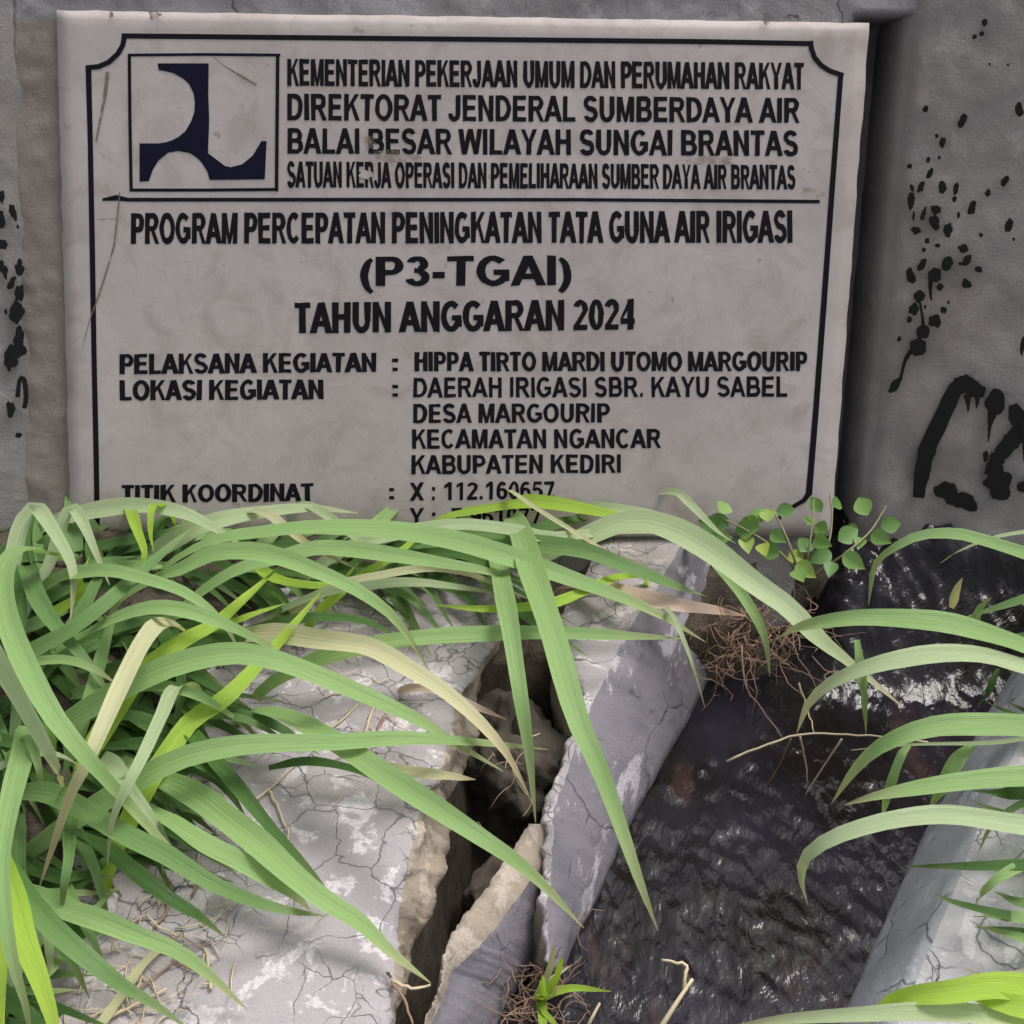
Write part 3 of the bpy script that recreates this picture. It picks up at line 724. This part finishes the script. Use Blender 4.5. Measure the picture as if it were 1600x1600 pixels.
# dirt, chips and hairlines
pc = lambda u, v: wp(u, v, INK+.0006)
strip('hairline_crack', [(187, 300), (183, 345), (178, 385), (166, 425), (154, 462), (140, 500), (128, 545)], [2, 2.5, 3, 2.5, 3, 2, .6], pc, M['crackline'], plaque)
strip('hairline_crack', [(168, 112), (164, 150), (156, 190), (150, 222)], [6, 5.5, 4, 2], pc, M['crackline'], plaque)
strip('hairline_crack', [(332, 88), (352, 104), (375, 118), (401, 133)], [.8, 1.6, 4, 4], pc, M['crackline'], plaque)
strip('hairline_crack', [(152, 343), (185, 342)], [1.4, 1], pc, M['crackline'], plaque)
for a in [(578, 222, 7, 12, .2), (618, 243, 34, 8, .1), (1115, 250, 30, 6, 0), (1265, 296, 12, 3, .1), (575, 278, 9, 3, .1)]: polysheet('smudge', blob2(*a, seed=a[0], rough=.5), pc, M['smudge'], plaque)
polysheet('chip', blob2(241, 14+9, 9, 6, 0, 4., rough=.4), pc, M['crackline'], plaque); polysheet('chip', blob2(174, 23, 3.5, 5, 0, 5.), pc, M['crackline'], plaque); polysheet('chip', blob2(1198, 30, 8, 9, .4, 8., rough=.5), pc, M['crackline'], plaque)
polysheet('chip', blob2(571, 272, 11, 6, .1, 3., rough=.5), lambda u, v: wp(u, v, INK+.0008), M['marble'], plaque)

# ================================================================== grass
def blade(name, P3, w3, m, parent, roll=0.0, n=20, fold=.32, base=.55):
    P = crom(P3, n); vs, uv, fs = [], [], []
    for i, p in enumerate(P):
        t = i/n; T = (P[min(i+1, n)]-P[max(i-1, 0)]).normalized()
        N = ((CAM-p).normalized()*.45+Vector((0, 0, 1))*.75).normalized()
        S = T.cross(N); S = S.normalized() if S.length > 1e-4 else Vector((1, 0, 0))
        q = Matrix.Rotation(roll*(1-.4*t)+.25*math.sin(t*5+roll*9), 3, T); S = q @ S; K = S.cross(T)
        wd = w3*.5*(base+(1-base)*sm(0, .3, t))*(1-max(0, (t-.38)/.62)**2.1)**.85
        wd = max(wd, .0003)*(1+.04*math.sin(t*23+roll*30))
        for j, a in enumerate((-1, -.52, 0, .52, 1)):
            h = fold*wd*(abs(a)**1.4)+.06*wd*math.sin(t*17+j*1.3+roll*11)
            vs.append(p+S*(a*wd)+K*h); uv.append((j/4, t))
    for i in range(n):
        for j in range(4): fs.append((i*5+j, i*5+j+1, (i+1)*5+j+1, (i+1)*5+j))
    return mk(name, vs, fs, m, parent, True, uv)
def hero(parent, pts, wpx, col, h, root=None):
    # pts: picture positions base -> tip, h: heights over the paving at base, middle, tip
    n = len(pts); P = []
    for i, (u, v) in enumerate(pts):
        t = i/(n-1); z = h[0]*(1-t)*(1-2*t)+4*h[1]*t*(1-t)+h[2]*t*(2*t-1); P.append(gp(u, v, z))
    d = (P[0]-CAM).length
    if root is not None:
        T = P[0]-P[1]; T.z = 0; T = T.normalized(); hh = P[0].z+.02; l = min(.075, .02+hh*.8)
        P = [P[0]+T*l+Vector((0, 0, -hh)), P[0]+T*(l*.72)+Vector((0, 0, -hh*.45))]+P
    return blade('blade', P, wpx/F*d*1.03, G[col], parent, R.uniform(-.3, .3), 26)
def rootnear(u, v, z=-.02): return gp(u, v, z)

left = thing('grass_clump', 'dense green grass clump arching over the paving on the left', 'grass clump', gp(110, 1100, -.02))
back = thing('grass_clump', 'long grass leaning right along the foot of the plaque', 'grass clump', gp(420, 880, -.02))
near = thing('grass_clump', 'grass clump at the bottom left corner of the paving', 'grass clump', gp(30, 1480, -.02))
right = thing('grass_clump', 'pale green grass hanging over the right kerb and the water', 'grass clump', gp(1760, 1180, -.01))

HL = [ # left clump: points, width, colour, heights
 ([(60,862),(20,868),(5,920),(18,985),(50,1060),(90,1130),(140,1190),(175,1230),(245,1307),(322,1384)], 30, 'M', (.10,.15,.02)),
 ([(-30,990),(0,1040),(35,1100),(70,1165),(90,1205),(101,1238)], 26, 'P', (.10,.13,.06)),
 ([(18,880),(32,825),(55,795),(80,825),(108,875),(115,910),(110,969)], 24, 'P', (.06,.10,.07)),
 ([(80,880),(96,825),(112,795),(130,818),(150,864),(171,914)], 21, 'P', (.05,.09,.06)),
 ([(42,888),(60,937),(91,983),(140,1040),(180,1100)], 26, 'T', (.06,.08,.04)),
 ([(45,1025),(105,990),(157,951),(210,905),(262,858),(300,825)], 27, 'T', (.07,.10,.09)),
 ([(100,902),(135,896),(175,894),(227,906),(287,927),(332,958),(357,986),(376,1022)], 26, 'M', (.08,.11,.05)),
 ([(150,985),(196,962),(245,951),(297,958),(350,976),(402,1000),(460,1034)], 28, 'M', (.08,.11,.04)),
 ([(180,1085),(220,1063),(280,1039),(350,1025),(402,1027),(455,1042),(507,1062),(560,1085),(650,1125),(706,1159),(786,1205)], 37, 'M', (.07,.10,.02)),
 ([(200,1080),(224,1053),(280,1007),(336,976),(385,934),(436,886)], 30, 'L', (.06,.07,.07)),
 ([(330,985),(367,972),(402,958),(446,943)], 16, 'L', (.05,.06,.05)),
 ([(230,1225),(252,1193),(297,1130),(350,1095),(395,1049),(437,1004),(472,962),(505,920)], 30, 'L', (.05,.06,.06)),
 ([(150,1260),(217,1220),(280,1188),(350,1171),(420,1164),(519,1162),(622,1156),(690,1158),(759,1162),(856,1171)], 33, 'M', (.05,.08,.015)),
 ([(154,1045),(166,1000),(180,950),(193,915)], 21, 'M', (.06,.08,.1)),
 ([(252,976),(224,1004),(196,1060),(160,1140),(133,1199),(112,1241),(91,1300),(60,1391)], 27, 'Y', (.10,.12,.03)),
 ([(275,1075),(252,1120),(224,1180),(196,1234),(175,1285),(168,1352)], 21, 'P', (.09,.11,.05)),
 ([(40,1042),(60,1035),(105,1032),(147,1046),(187,1072)], 22, 'M', (.07,.10,.07)),
 ([(170,1080),(213,1074),(262,1074),(308,1088),(350,1112),(400,1148)], 24, 'M', (.05,.08,.02)),
 ([(70,1240),(126,1265),(192,1304),(262,1339),(322,1377),(385,1405),(448,1423),(509,1431)], 31, 'T', (.06,.07,.008)),
 ([(180,1200),(206,1241),(240,1285),(275,1335)], 27, 'P', (.06,.06,.02)),
 ([(200,1195),(245,1213),(308,1244),(350,1276),(402,1318),(455,1367),(507,1409),(560,1442),(610,1488),(673,1536)], 36, 'M', (.04,.045,.006)),
 ([(120,1300),(168,1328),(217,1367),(262,1402),(308,1430),(354,1466)], 22, 'D', (.04,.04,.006)),
 ([(220,1255),(266,1286),(315,1318),(385,1353),(455,1395),(486,1424)], 32, 'M', (.04,.045,.01)),
 ([(290,1140),(332,1185),(371,1230),(420,1290),(483,1360),(527,1414)], 23, 'D', (.05,.05,.01)),
 ([(440,1120),(532,1167),(605,1215),(691,1270),(760,1315),(811,1350),(856,1391),(912,1450)], 35, 'M', (.05,.07,.0)),
 ([(560,1195),(622,1205),(691,1212),(743,1218)], 20, 'Y', (.02,.03,.02)),
 ([(38,1160),(45,1150),(60,1200),(67,1236)], 22, 'M', (.1,.12,.09)),
 ([(110,1290),(108,1340),(101,1385),(94,1446)], 20, 'T', (.05,.07,.03)),
 ([(150,1170),(240,1165),(330,1200),(380,1240),(410,1290)], 22, 'D', (.03,.05,.01)),
 ([(205,800),(215,830),(226,870),(205,905)], 18, 'L', (.06,.08,.06)),
 ([(240,790),(235,830),(240,862)], 15, 'L', (.08,.07,.06)),
 ([(120,935),(125,905),(140,870)], 18, 'L', (.05,.07,.08)),
 ([(0,860),(25,920),(35,985),(20,1040)], 24, 'D', (.06,.07,.03)),
 ([(0,1200),(40,1180),(90,1180),(130,1200)], 18, 'P', (.05,.07,.04)),
 ([(280,1090),(330,1110),(420,1130),(500,1180)], 20, 'D', (.03,.04,.01)),
 ([(420,1200),(480,1190),(560,1205),(620,1240)], 14, 'D', (.02,.03,.008)),
]
for pts, wd, c, h in HL:
    u0, v0 = pts[0]; rr = Vector(gp(min(u0, 330)*.75-20+R.uniform(-25, 25), v0+R.uniform(-30, 40)+45, -.025))
    if h[0] > .04: hero(left, pts, wd, c, h, rr)
    else: hero(left, pts, wd, c, h)
HB = [
 ([(120,805),(210,792),(280,801),(332,825),(393,863)], 27, 'P', (.04,.06,.045)),
 ([(300,830),(332,818),(402,803),(490,796),(560,802)], 29, 'P', (.04,.05,.05)),
 ([(250,905),(290,888),(332,867),(385,863),(437,872),(500,896),(556,922),(605,956),(639,997),(672,1051)], 30, 'M', (.08,.12,.03)),
 ([(330,850),(420,836),(500,829),(612,832),(706,847),(800,874),(875,900),(950,926),(1025,958),(1102,1003)], 40, 'M', (.06,.08,.01)),
 ([(360,900),(448,871),(500,858),(575,864),(687,880),(760,893),(830,915)], 31, 'M', (.07,.09,.05)),
 ([(560,850),(657,829),(725,821),(800,829),(856,841),(912,836),(987,829),(1100,836)], 24, 'P', (.05,.06,.03)),
 ([(740,835),(837,851),(912,862),(987,889),(1062,919),(1105,932)], 30, 'T', (.04,.06,.02)),
 ([(930,918),(985,930),(1050,945),(1110,953),(1168,963)], 30, 'B', (.02,.03,.015)),
 ([(960,905),(912,926),(856,945),(762,952),(680,945)], 20, 'L', (.04,.06,.05)),
 ([(500,930),(586,915),(650,911),(725,919),(786,930)], 19, 'P', (.05,.06,.03)),
 ([(520,920),(594,900),(669,889),(725,896),(770,911),(823,935)], 17, 'Y', (.05,.06,.03)),
 ([(500,1030),(586,1009),(669,997),(762,992),(875,990),(987,994),(1068,998)], 29, 'M', (.04,.055,.025)),
 ([(420,990),(500,1001),(575,1012),(631,1042),(687,1076),(744,1125),(781,1166),(804,1200),(830,1252)], 31, 'Y', (.05,.07,.0)),
 ([(690,1080),(725,1097),(757,1110),(791,1124)], 18, 'B', (.03,.03,.02)),
 ([(776,870),(786,920),(796,970),(804,1024),(815,1099),(826,1174),(837,1286)], 28, 'M', (.05,.075,-.01)),
 ([(806,815),(819,847),(830,892),(849,949),(867,1005),(882,1061),(905,1136),(935,1200),(965,1280),(1000,1380),(1028,1454)], 36, 'M', (.05,.08,-.03)),
 ([(925,838),(985,816),(1040,824),(1105,858),(1180,915),(1230,950),(1280,1000),(1330,1040),(1412,1106)], 40, 'P', (.05,.07,-.02)),
 ([(1100,860),(1122,883),(1163,935),(1194,993),(1203,1057)], 20, 'M', (.03,.04,-.01)),
 ([(1040,950),(1056,972),(1081,1035),(1101,1104)], 8, 'P', (.03,.04,-.01)),
 ([(700,800),(820,785),(930,800),(1010,822),(1075,838)], 26, 'L', (.03,.045,.03)),
 ([(790,765),(830,790),(870,815),(920,845),(960,868),(1010,880)], 9, 'Y', (.05,.06,.03)),
 ([(900,795),(990,800),(1060,820),(1130,850)], 22, 'P', (.03,.05,.03)),
 ([(410,800),(480,850),(560,890)], 16, 'Y', (.06,.06,.05)),
 ([(1055,770),(1080,790),(1120,830),(1150,850)], 16, 'P', (.06,.06,.04)),
 ([(480,790),(530,820),(575,860),(600,890)], 16, 'P', (.05,.06,.05)),
 ([(560,905),(600,880),(640,850),(660,820)], 16, 'L', (.04,.05,.05)),
 ([(390,870),(430,905),(520,915),(560,880)], 18, 'L', (.04,.05,.03)),
 ([(420,980),(500,965),(580,975),(640,1010)], 20, 'D', (.03,.045,.01)),
 ([(640,870),(720,868),(800,905),(870,960)], 20, 'D', (.03,.05,.01)),
]
for pts, wd, c, h in HB:
    u0, v0 = pts[0]
    du = 60 if pts[-1][0] < u0 else (-70 if u0 < 700 else -40)
    hero(back, pts, wd, c, h, gp(u0+du+R.uniform(-20, 20), max(v0+25, 868)+R.uniform(0, 20), -.02))
HN = [
 ([(50,1400),(105,1423),(157,1440),(210,1461),(280,1489),(332,1528),(387,1579)], 30, 'M', (.04,.05,.006)),
 ([(-20,1330),(14,1367),(52,1416),(98,1465),(147,1507),(192,1542),(245,1573),(300,1612)], 32, 'T', (.06,.07,.01)),
 ([(45,1140),(36,1180),(21,1237),(7,1307),(2,1367),(10,1447),(24,1514),(42,1577),(50,1640)], 30, 'M', (.10,.12,.05)),
 ([(-70,1290),(-12,1340),(17,1402),(35,1465),(60,1528),(84,1605),(100,1680)], 42, 'L', (.06,.08,.04)),
 ([(-10,1640),(-5,1560),(3,1500),(8,1440)], 30, 'L', (.06,.08,.07)),
 ([(40,1420),(75,1460),(110,1500),(140,1560)], 22, 'D', (.03,.04,.01)),
 ([(20,1560),(60,1540),(110,1480),(150,1420),(190,1380)], 14, 'M', (.02,.03,.02)),
 ([(60,1470),(70,1440),(78,1490),(75,1530)], 22, 'P', (.05,.06,.03)),
 ([(-20,1540),(20,1570),(60,1600),(90,1650)], 30, 'D', (.03,.04,.01)),
 ([(120,1650),(180,1570),(230,1500),(290,1455)], 14, 'Y', (.004,.008,.006)),
 ([(100,1380),(125,1430),(150,1480),(165,1520)], 18, 'M', (.03,.04,.008)),
]
for pts, wd, c, h in HN:
    u0, v0 = pts[0]
    if h[0] > .02: hero(near, pts, wd, c, h, gp(min(u0, 60)-30+R.uniform(-20, 20), v0+60, -.02))
    else: hero(near, pts, wd, c, h)
HR = [
 ([(1700,900),(1600,866),(1531,845),(1490,836),(1438,838),(1394,859),(1366,887),(1357,946)], 24, 'M', (.06,.10,.02)),
 ([(1690,820),(1600,832),(1548,842),(1497,862),(1470,880)], 9, 'P', (.06,.09,.05)),
 ([(1720,1060),(1600,1014),(1531,990),(1462,973),(1359,966),(1291,972),(1242,983),(1211,1001)], 36, 'M', (.04,.09,.03)),
 ([(1720,1075),(1600,1046),(1531,1027),(1462,1024),(1394,1034),(1342,1048),(1297,1069),(1263,1100),(1245,1146)], 33, 'P', (.04,.08,.0)),
 ([(1720,1150),(1600,1137),(1531,1134),(1462,1137),(1411,1151),(1370,1172),(1335,1205),(1299,1256)], 36, 'M', (.04,.08,.0)),
 ([(1720,1215),(1600,1217),(1487,1225),(1375,1243),(1319,1258)], 36, 'M', (.04,.07,.05)),
 ([(1720,1310),(1600,1292),(1487,1277),(1412,1281),(1356,1292),(1300,1311),(1262,1337),(1251,1371),(1262,1414)], 32, 'P', (.03,.07,-.01)),
 ([(1720,1350),(1600,1352),(1525,1354),(1414,1354)], 20, 'D', (.03,.05,.02)),
 ([(1700,1440),(1600,1436),(1544,1424),(1487,1409),(1459,1396)], 18, 'D', (.03,.04,.02)),
 ([(1640,1340),(1600,1352),(1562,1371),(1536,1394),(1524,1414)], 19, 'M', (.03,.05,.015)),
 ([(1720,1570),(1600,1548),(1544,1542),(1487,1551),(1431,1556),(1386,1568),(1350,1602)], 40, 'L', (.04,.08,.03)),
 ([(1720,1560),(1640,1575),(1580,1572),(1500,1545),(1470,1540)], 46, 'L', (.05,.07,.06)),
 ([(1720,1600),(1600,1592),(1450,1582),(1337,1586),(1225,1593),(1140,1604)], 27, 'P', (.04,.07,.03)),
 ([(1339,1000),(1346,1055),(1349,1090),(1353,1147)], 14, 'M', (.05,.04,-.02)),
 ([(1690,985),(1600,993),(1566,998),(1550,1000)], 15, 'D', (.04,.05,.04)),
 ([(1487,950),(1493,928),(1504,903)], 12, 'Y', (.0,.02,.04)),
 ([(1521,982),(1530,955),(1549,934)], 12, 'M', (.0,.02,.04)),
 ([(1420,1165),(1405,1185),(1390,1230),(1378,1278)], 14, 'M', (.05,.05,-.01)),
 ([(1520,1165),(1499,1185),(1475,1225),(1450,1268)], 21, 'M', (.05,.05,.0)),
 ([(1680,1240),(1600,1255),(1550,1290),(1530,1330)], 14, 'M', (.03,.04,.01)),
 ([(1700,1500),(1600,1520),(1540,1525),(1500,1510)], 12, 'Y', (.01,.02,.012)),
 ([(1700,1140),(1560,1160),(1430,1163),(1330,1172)], 7, 'P', (.03,.04,.02)),
 ([(1560,1045),(1545,1080),(1528,1105)], 10, 'D', (.04,.03,.0)),
]
for pts, wd, c, h in HR: hero(right, pts, wd, c, h, gp(1760+R.uniform(-20, 60), pts[0][1]+60, -.015) if pts[0][0] > 1620 else None)

# filler blades deeper in the clumps, mostly dark green with the shade painted in
def filler(parent, n, reg, ang, ln, cols, hm, wr=(14, 26)):
    for i in range(n):
        u, v = R.uniform(*reg[0]), R.uniform(*reg[1]); a = math.radians(R.gauss(*ang)); L = R.uniform(*ln)
        bend = R.uniform(-.2, .7)
        mid = (u+L*.5*math.cos(a), v+L*.5*math.sin(a)); a2 = a+bend; tip = (mid[0]+L*.5*math.cos(a2), mid[1]+L*.5*math.sin(a2))
        q = R.uniform(*hm)
        hero(parent, [(u, v), mid, tip], R.uniform(*wr), R.choice(cols), (q*.3, q, max(.004, q*R.uniform(.0, .6))), gp(u-R.uniform(0, 25), v+R.uniform(10, 30), -.025))
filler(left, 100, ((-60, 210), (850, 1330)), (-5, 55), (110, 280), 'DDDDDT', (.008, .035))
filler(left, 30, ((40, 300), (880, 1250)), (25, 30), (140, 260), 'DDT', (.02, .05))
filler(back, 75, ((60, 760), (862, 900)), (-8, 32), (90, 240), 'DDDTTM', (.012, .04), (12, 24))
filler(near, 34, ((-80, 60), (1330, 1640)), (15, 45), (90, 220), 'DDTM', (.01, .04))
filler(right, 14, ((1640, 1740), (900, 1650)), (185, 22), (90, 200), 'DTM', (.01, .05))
# short matted undergrowth, its dark green standing in for shade between the blades
def mat_under(parent, name, n, regs, ln=(.015, .04)):
    vs, fs, uv = [], [], []
    for i in range(n):
        reg = R.choice(regs); p = gp(R.uniform(*reg[0]), R.uniform(*reg[1]), -.015); a = R.uniform(0, 6.28); l = R.uniform(*ln); wd = R.uniform(.0015, .004)
        d = Vector((math.cos(a), math.sin(a), 0)); s = Vector((-d.y, d.x, 0))*wd; b = len(vs)
        q = p+d*l*.5+Vector((0, 0, l*R.uniform(.4, .9))); e = p+d*l+Vector((0, 0, l*R.uniform(0, .8)))
        vs += [p-s, p+s, q+s*.8, q-s*.8, e]; uv += [(0, 0), (1, 0), (1, .5), (0, .5), (.5, 1)]; fs += [(b, b+1, b+2, b+3), (b+3, b+2, b+4)]
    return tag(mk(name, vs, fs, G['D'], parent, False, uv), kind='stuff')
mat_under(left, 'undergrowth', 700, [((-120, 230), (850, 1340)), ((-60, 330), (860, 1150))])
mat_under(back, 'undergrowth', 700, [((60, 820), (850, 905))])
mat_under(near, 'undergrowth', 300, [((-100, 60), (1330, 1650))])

# ================================================================== small plants, roots, straw
def leaf(parent, c, L, W, yaw, tilt, name='leaf'):
    d = Vector((math.cos(yaw)*math.cos(tilt), math.sin(yaw)*math.cos(tilt), math.sin(tilt))); s = d.cross((CAM-c).normalized()).normalized(); k = s.cross(d)
    prof = [(0, .08), (.06, .4), (.15, .72), (.27, .93), (.4, 1.), (.53, .93), (.66, .75), (.78, .52), (.9, .25), (1, .02)]; vs = []
    for t, q in prof:
        for a in (-1, 0, 1): vs.append(c+d*(L*t)+s*(W*.5*q*a)+k*(W*.18*abs(a)*q-.15*L*t*t))
    fs = [(i*3+j, i*3+j+1, i*3+j+4, i*3+j+3) for i in range(9) for j in (0, 1)]
    return mk(name, vs, fs, M['leaf'], parent)
creep = thing('creeping_plant', 'small leafy creeper growing at the plaque\'s lower right corner', 'creeper', gp(1240, 880, -.02))
ST = [[(1250, 900, .01), (1215, 860, .03), (1160, 825, .05), (1115, 805, .05)], [(1250, 905, .0), (1240, 870, .035), (1225, 830, .055), (1205, 790, .06)], [(1260, 900, 0), (1290, 860, .04), (1300, 815, .06), (1296, 770, .08)],
      [(1265, 905, 0), (1320, 865, .04), (1360, 830, .05), (1385, 790, .05)], [(1255, 905, 0), (1262, 870, .03), (1268, 830, .05), (1272, 780, .07)]]
for s in ST:
    vs, fs = [], []; P = crom([gp(u, v, z) for u, v, z in s], 14); tube(vs, fs, P, .0016, .0007); mk('stem', vs, fs, M['stem'], creep)
LF = [(1230,872,.03,18,20),(1245,880,.03,22,-60),(1218,866,.03,22,160),(1250,862,.035,22,60),(1246,890,.03,22,-100),(1272,842,.05,20,-70),(1292,832,.05,20,100),(1310,845,.045,24,20),(1298,862,.04,22,200),
      (1318,866,.04,22,-40),(1300,878,.035,18,-110),(1356,805,.05,24,110),(1376,822,.05,22,10),(1362,834,.05,20,-60),(1340,828,.045,16,190),(1345,840,.045,16,-120),(1125,802,.05,22,60),(1140,815,.05,24,170),(1122,822,.045,22,200),
      (1150,828,.045,22,-30),(1170,815,.05,20,30),(1185,825,.05,22,140),(1165,838,.04,20,-90),(1200,815,.055,20,80),(1213,800,.06,20,30),(1205,832,.05,18,-50),(1262,820,.05,18,80),(1283,800,.06,18,120),(1300,790,.065,18,40),(1110,838,.04,20,-40),(1135,842,.04,18,-140),(1190,850,.04,18,-80)]
for u, v, z, s, a in LF:
    c = gp(u, v, z); leaf(creep, c, s*1.75/F*1.2, s*1.25/F*1.2, math.radians(a+R.uniform(-15, 15)), R.uniform(-.2, .5))
# root mats, uncountable
def roots(name, label, n, cen, spread, ln, r, m, seed, drop=(-1., .3)):
    Q = random.Random(seed); vs, fs = [], []
    for i in range(n):
        p = cen+Vector((Q.gauss(0, spread[0]), Q.gauss(0, spread[1]), Q.gauss(0, spread[2]))); P = [p]
        d = Vector((Q.uniform(-1, 1), Q.uniform(-1, .6), Q.uniform(*drop))).normalized(); l = Q.uniform(*ln)
        for k in range(6):
            d = (d+Vector((Q.gauss(0, .45), Q.gauss(0, .45), Q.gauss(0, .35)))).normalized(); P.append(P[-1]+d*l/6)
        tube(vs, fs, P, r*Q.uniform(.6, 1.2), r*.35, 4)
    return tag(mk(name, vs, fs, m), label, 'roots', kind='stuff')
roots('root_mat', 'reddish tangled roots hanging from the earth bank beside the water', 120, gp(1180, 985, -.02), (.028, .025, .018), (.03, .08), .0007, M['root'], 3)
roots('root_mat', 'reddish root tangle at the foot of the broken fragment', 90, gp(825, 1575, -.075), (.016, .022, .01), (.02, .055), .0008, M['root'], 5, (-.4, .8))
roots('root_mat', 'thin pale rootlets in the gap behind the canal lining', 16, gp(770, 1120, -.06), (.03, .07, .015), (.03, .07), .0006, M['straw'], 8, (-.4, .5))
Q = random.Random(31); vs, fs = [], []
for i in range(130):
    u, v = Q.choice([(Q.gauss(250, 70), Q.gauss(1440, 60)), (Q.gauss(330, 90), Q.gauss(1330, 60)), (Q.gauss(560, 60), Q.gauss(1050, 50)), (Q.gauss(200, 60), Q.gauss(1550, 40))])
    p = gp(u, v, .003); a = Q.uniform(0, 6.28); l = Q.uniform(.008, .035); P = [p]
    for k in range(4): a += Q.gauss(0, .25); P.append(P[-1]+Vector((math.cos(a), math.sin(a), Q.uniform(-.05, .12)))*(l/4))
    tube(vs, fs, P, Q.uniform(.0003, .0009), .0003, 4)
tag(mk('dry_litter', vs, fs, M['straw']), 'fine dry grass litter scattered over the cracked paving', 'litter', kind='stuff')
sprout = thing('sprout', 'small yellow-green sprout among roots at the bottom edge', 'sprout', gp(848, 1580, -.08))
for pts, wd, c in [([(842,1562),(868,1550),(900,1544),(955,1549)], 14, 'L'), ([(842,1558),(850,1580),(868,1600),(885,1625)], 11, 'L'), ([(846,1565),(848,1590),(850,1620),(852,1650)], 17, 'L'), ([(838,1560),(862,1530),(893,1508)], 10, 'Y')]:
    hero(sprout, pts, wd, c, (-.065, -.055, -.06), gp(843, 1590, -.10))
def stick(name, pts, r, m, label, cat, group=None):
    vs, fs = [], []; P = crom([gp(*p) for p in pts], 3*len(pts)); 
    P = [p+Vector((R.gauss(0, .0003),)*3) for p in P]; tube(vs, fs, P, r, r*.6); return tag(mk(name, vs, fs, m), label, cat, group)
stick('twig', [(1030,1610,-.088),(1055,1570,-.075),(1082,1530,-.07)], .0022, M['straw'], 'pale broken twig standing in the water at the bottom edge', 'twig')
stick('twig', [(1068,1545,-.08),(1072,1520,-.072),(1074,1508,-.07),(1055,1504,-.07),(1034,1500,-.072)], .0018, M['straw'], 'crooked pale twig with bent tip standing in the water', 'twig')
stick('twig', [(915,1610,-.085),(925,1590,-.075),(938,1566,-.07)], .0016, M['straw'], 'short upright twig in the water right of the sprout', 'twig')
stick('stalk', [(1136,1189,-.02),(1205,1161,.0),(1256,1148,.01),(1325,1148,.015),(1377,1151,.02),(1450,1160,.03)], .0011, M['straw'], 'thin pale grass stalk bent across the water', 'stalk')
stick('stalk', [(1249,1066,.0),(1262,1110,-.02),(1272,1146,-.03)], .0009, M['straw'], 'thin short stalk standing above the bent pale stalk', 'stalk')
stick('stalk', [(1250,1150,.0),(1258,1190,-.05),(1262,1225,-.08)], .0009, M['straw'], 'straight dry stalk hanging below the bent pale stalk', 'stalk')
stick('stalk', [(1315,1155,.0),(1285,1200,-.05),(1258,1242,-.085)], .0009, M['straw'], 'slanting dry stalk reaching from the bent stalk into the water', 'stalk')
stick('stalk', [(1235,1155,.0),(1215,1200,-.06),(1196,1230,-.085)], .0008, M['root'], 'brownish dry stalk slanting left into the dark water', 'stalk')
stick('stalk', [(1158,1010,.0),(1165,1070,-.02),(1195,1115,-.04),(1222,1152,-.05)], .001, M['root'], 'brown stem dangling from the root tangle to the bent stalk', 'stalk')
STR = [[(640,985),(648,950),(652,930)],[(570,1150),(582,1110),(600,1085)],[(392,1255),(430,1225),(460,1195)],[(200,1560),(250,1520),(290,1490),(330,1470)],[(150,1600),(210,1570),(260,1545)],[(420,1235),(435,1265),(450,1300),(448,1312)],
       [(330,1545),(325,1500),(320,1480)],[(230,1430),(250,1450),(300,1475)],[(250,1380),(262,1420),(240,1450)],[(500,1150),(540,1120),(560,1100)],[(350,1290),(375,1310),(388,1335)],[(600,1120),(590,1140),(588,1165)],[(610,1530),(640,1545),(672,1540)],
       [(605,1520),(630,1560),(645,1600)],[(300,1400),(310,1380),(322,1362)],[(270,1495),(300,1515),(330,1508)],[(340,1340),(380,1350),(420,1330)],[(565,1010),(600,1030),(640,1028)]]
for s in STR:
    stick('straw', [(u, v, .003) for u, v in s], R.uniform(.0008, .0016), M[R.choice(['straw', 'straw', 'root'])], 'thin dry straw lying on the cracked left paving', 'straw', 'loose straws on the paving')
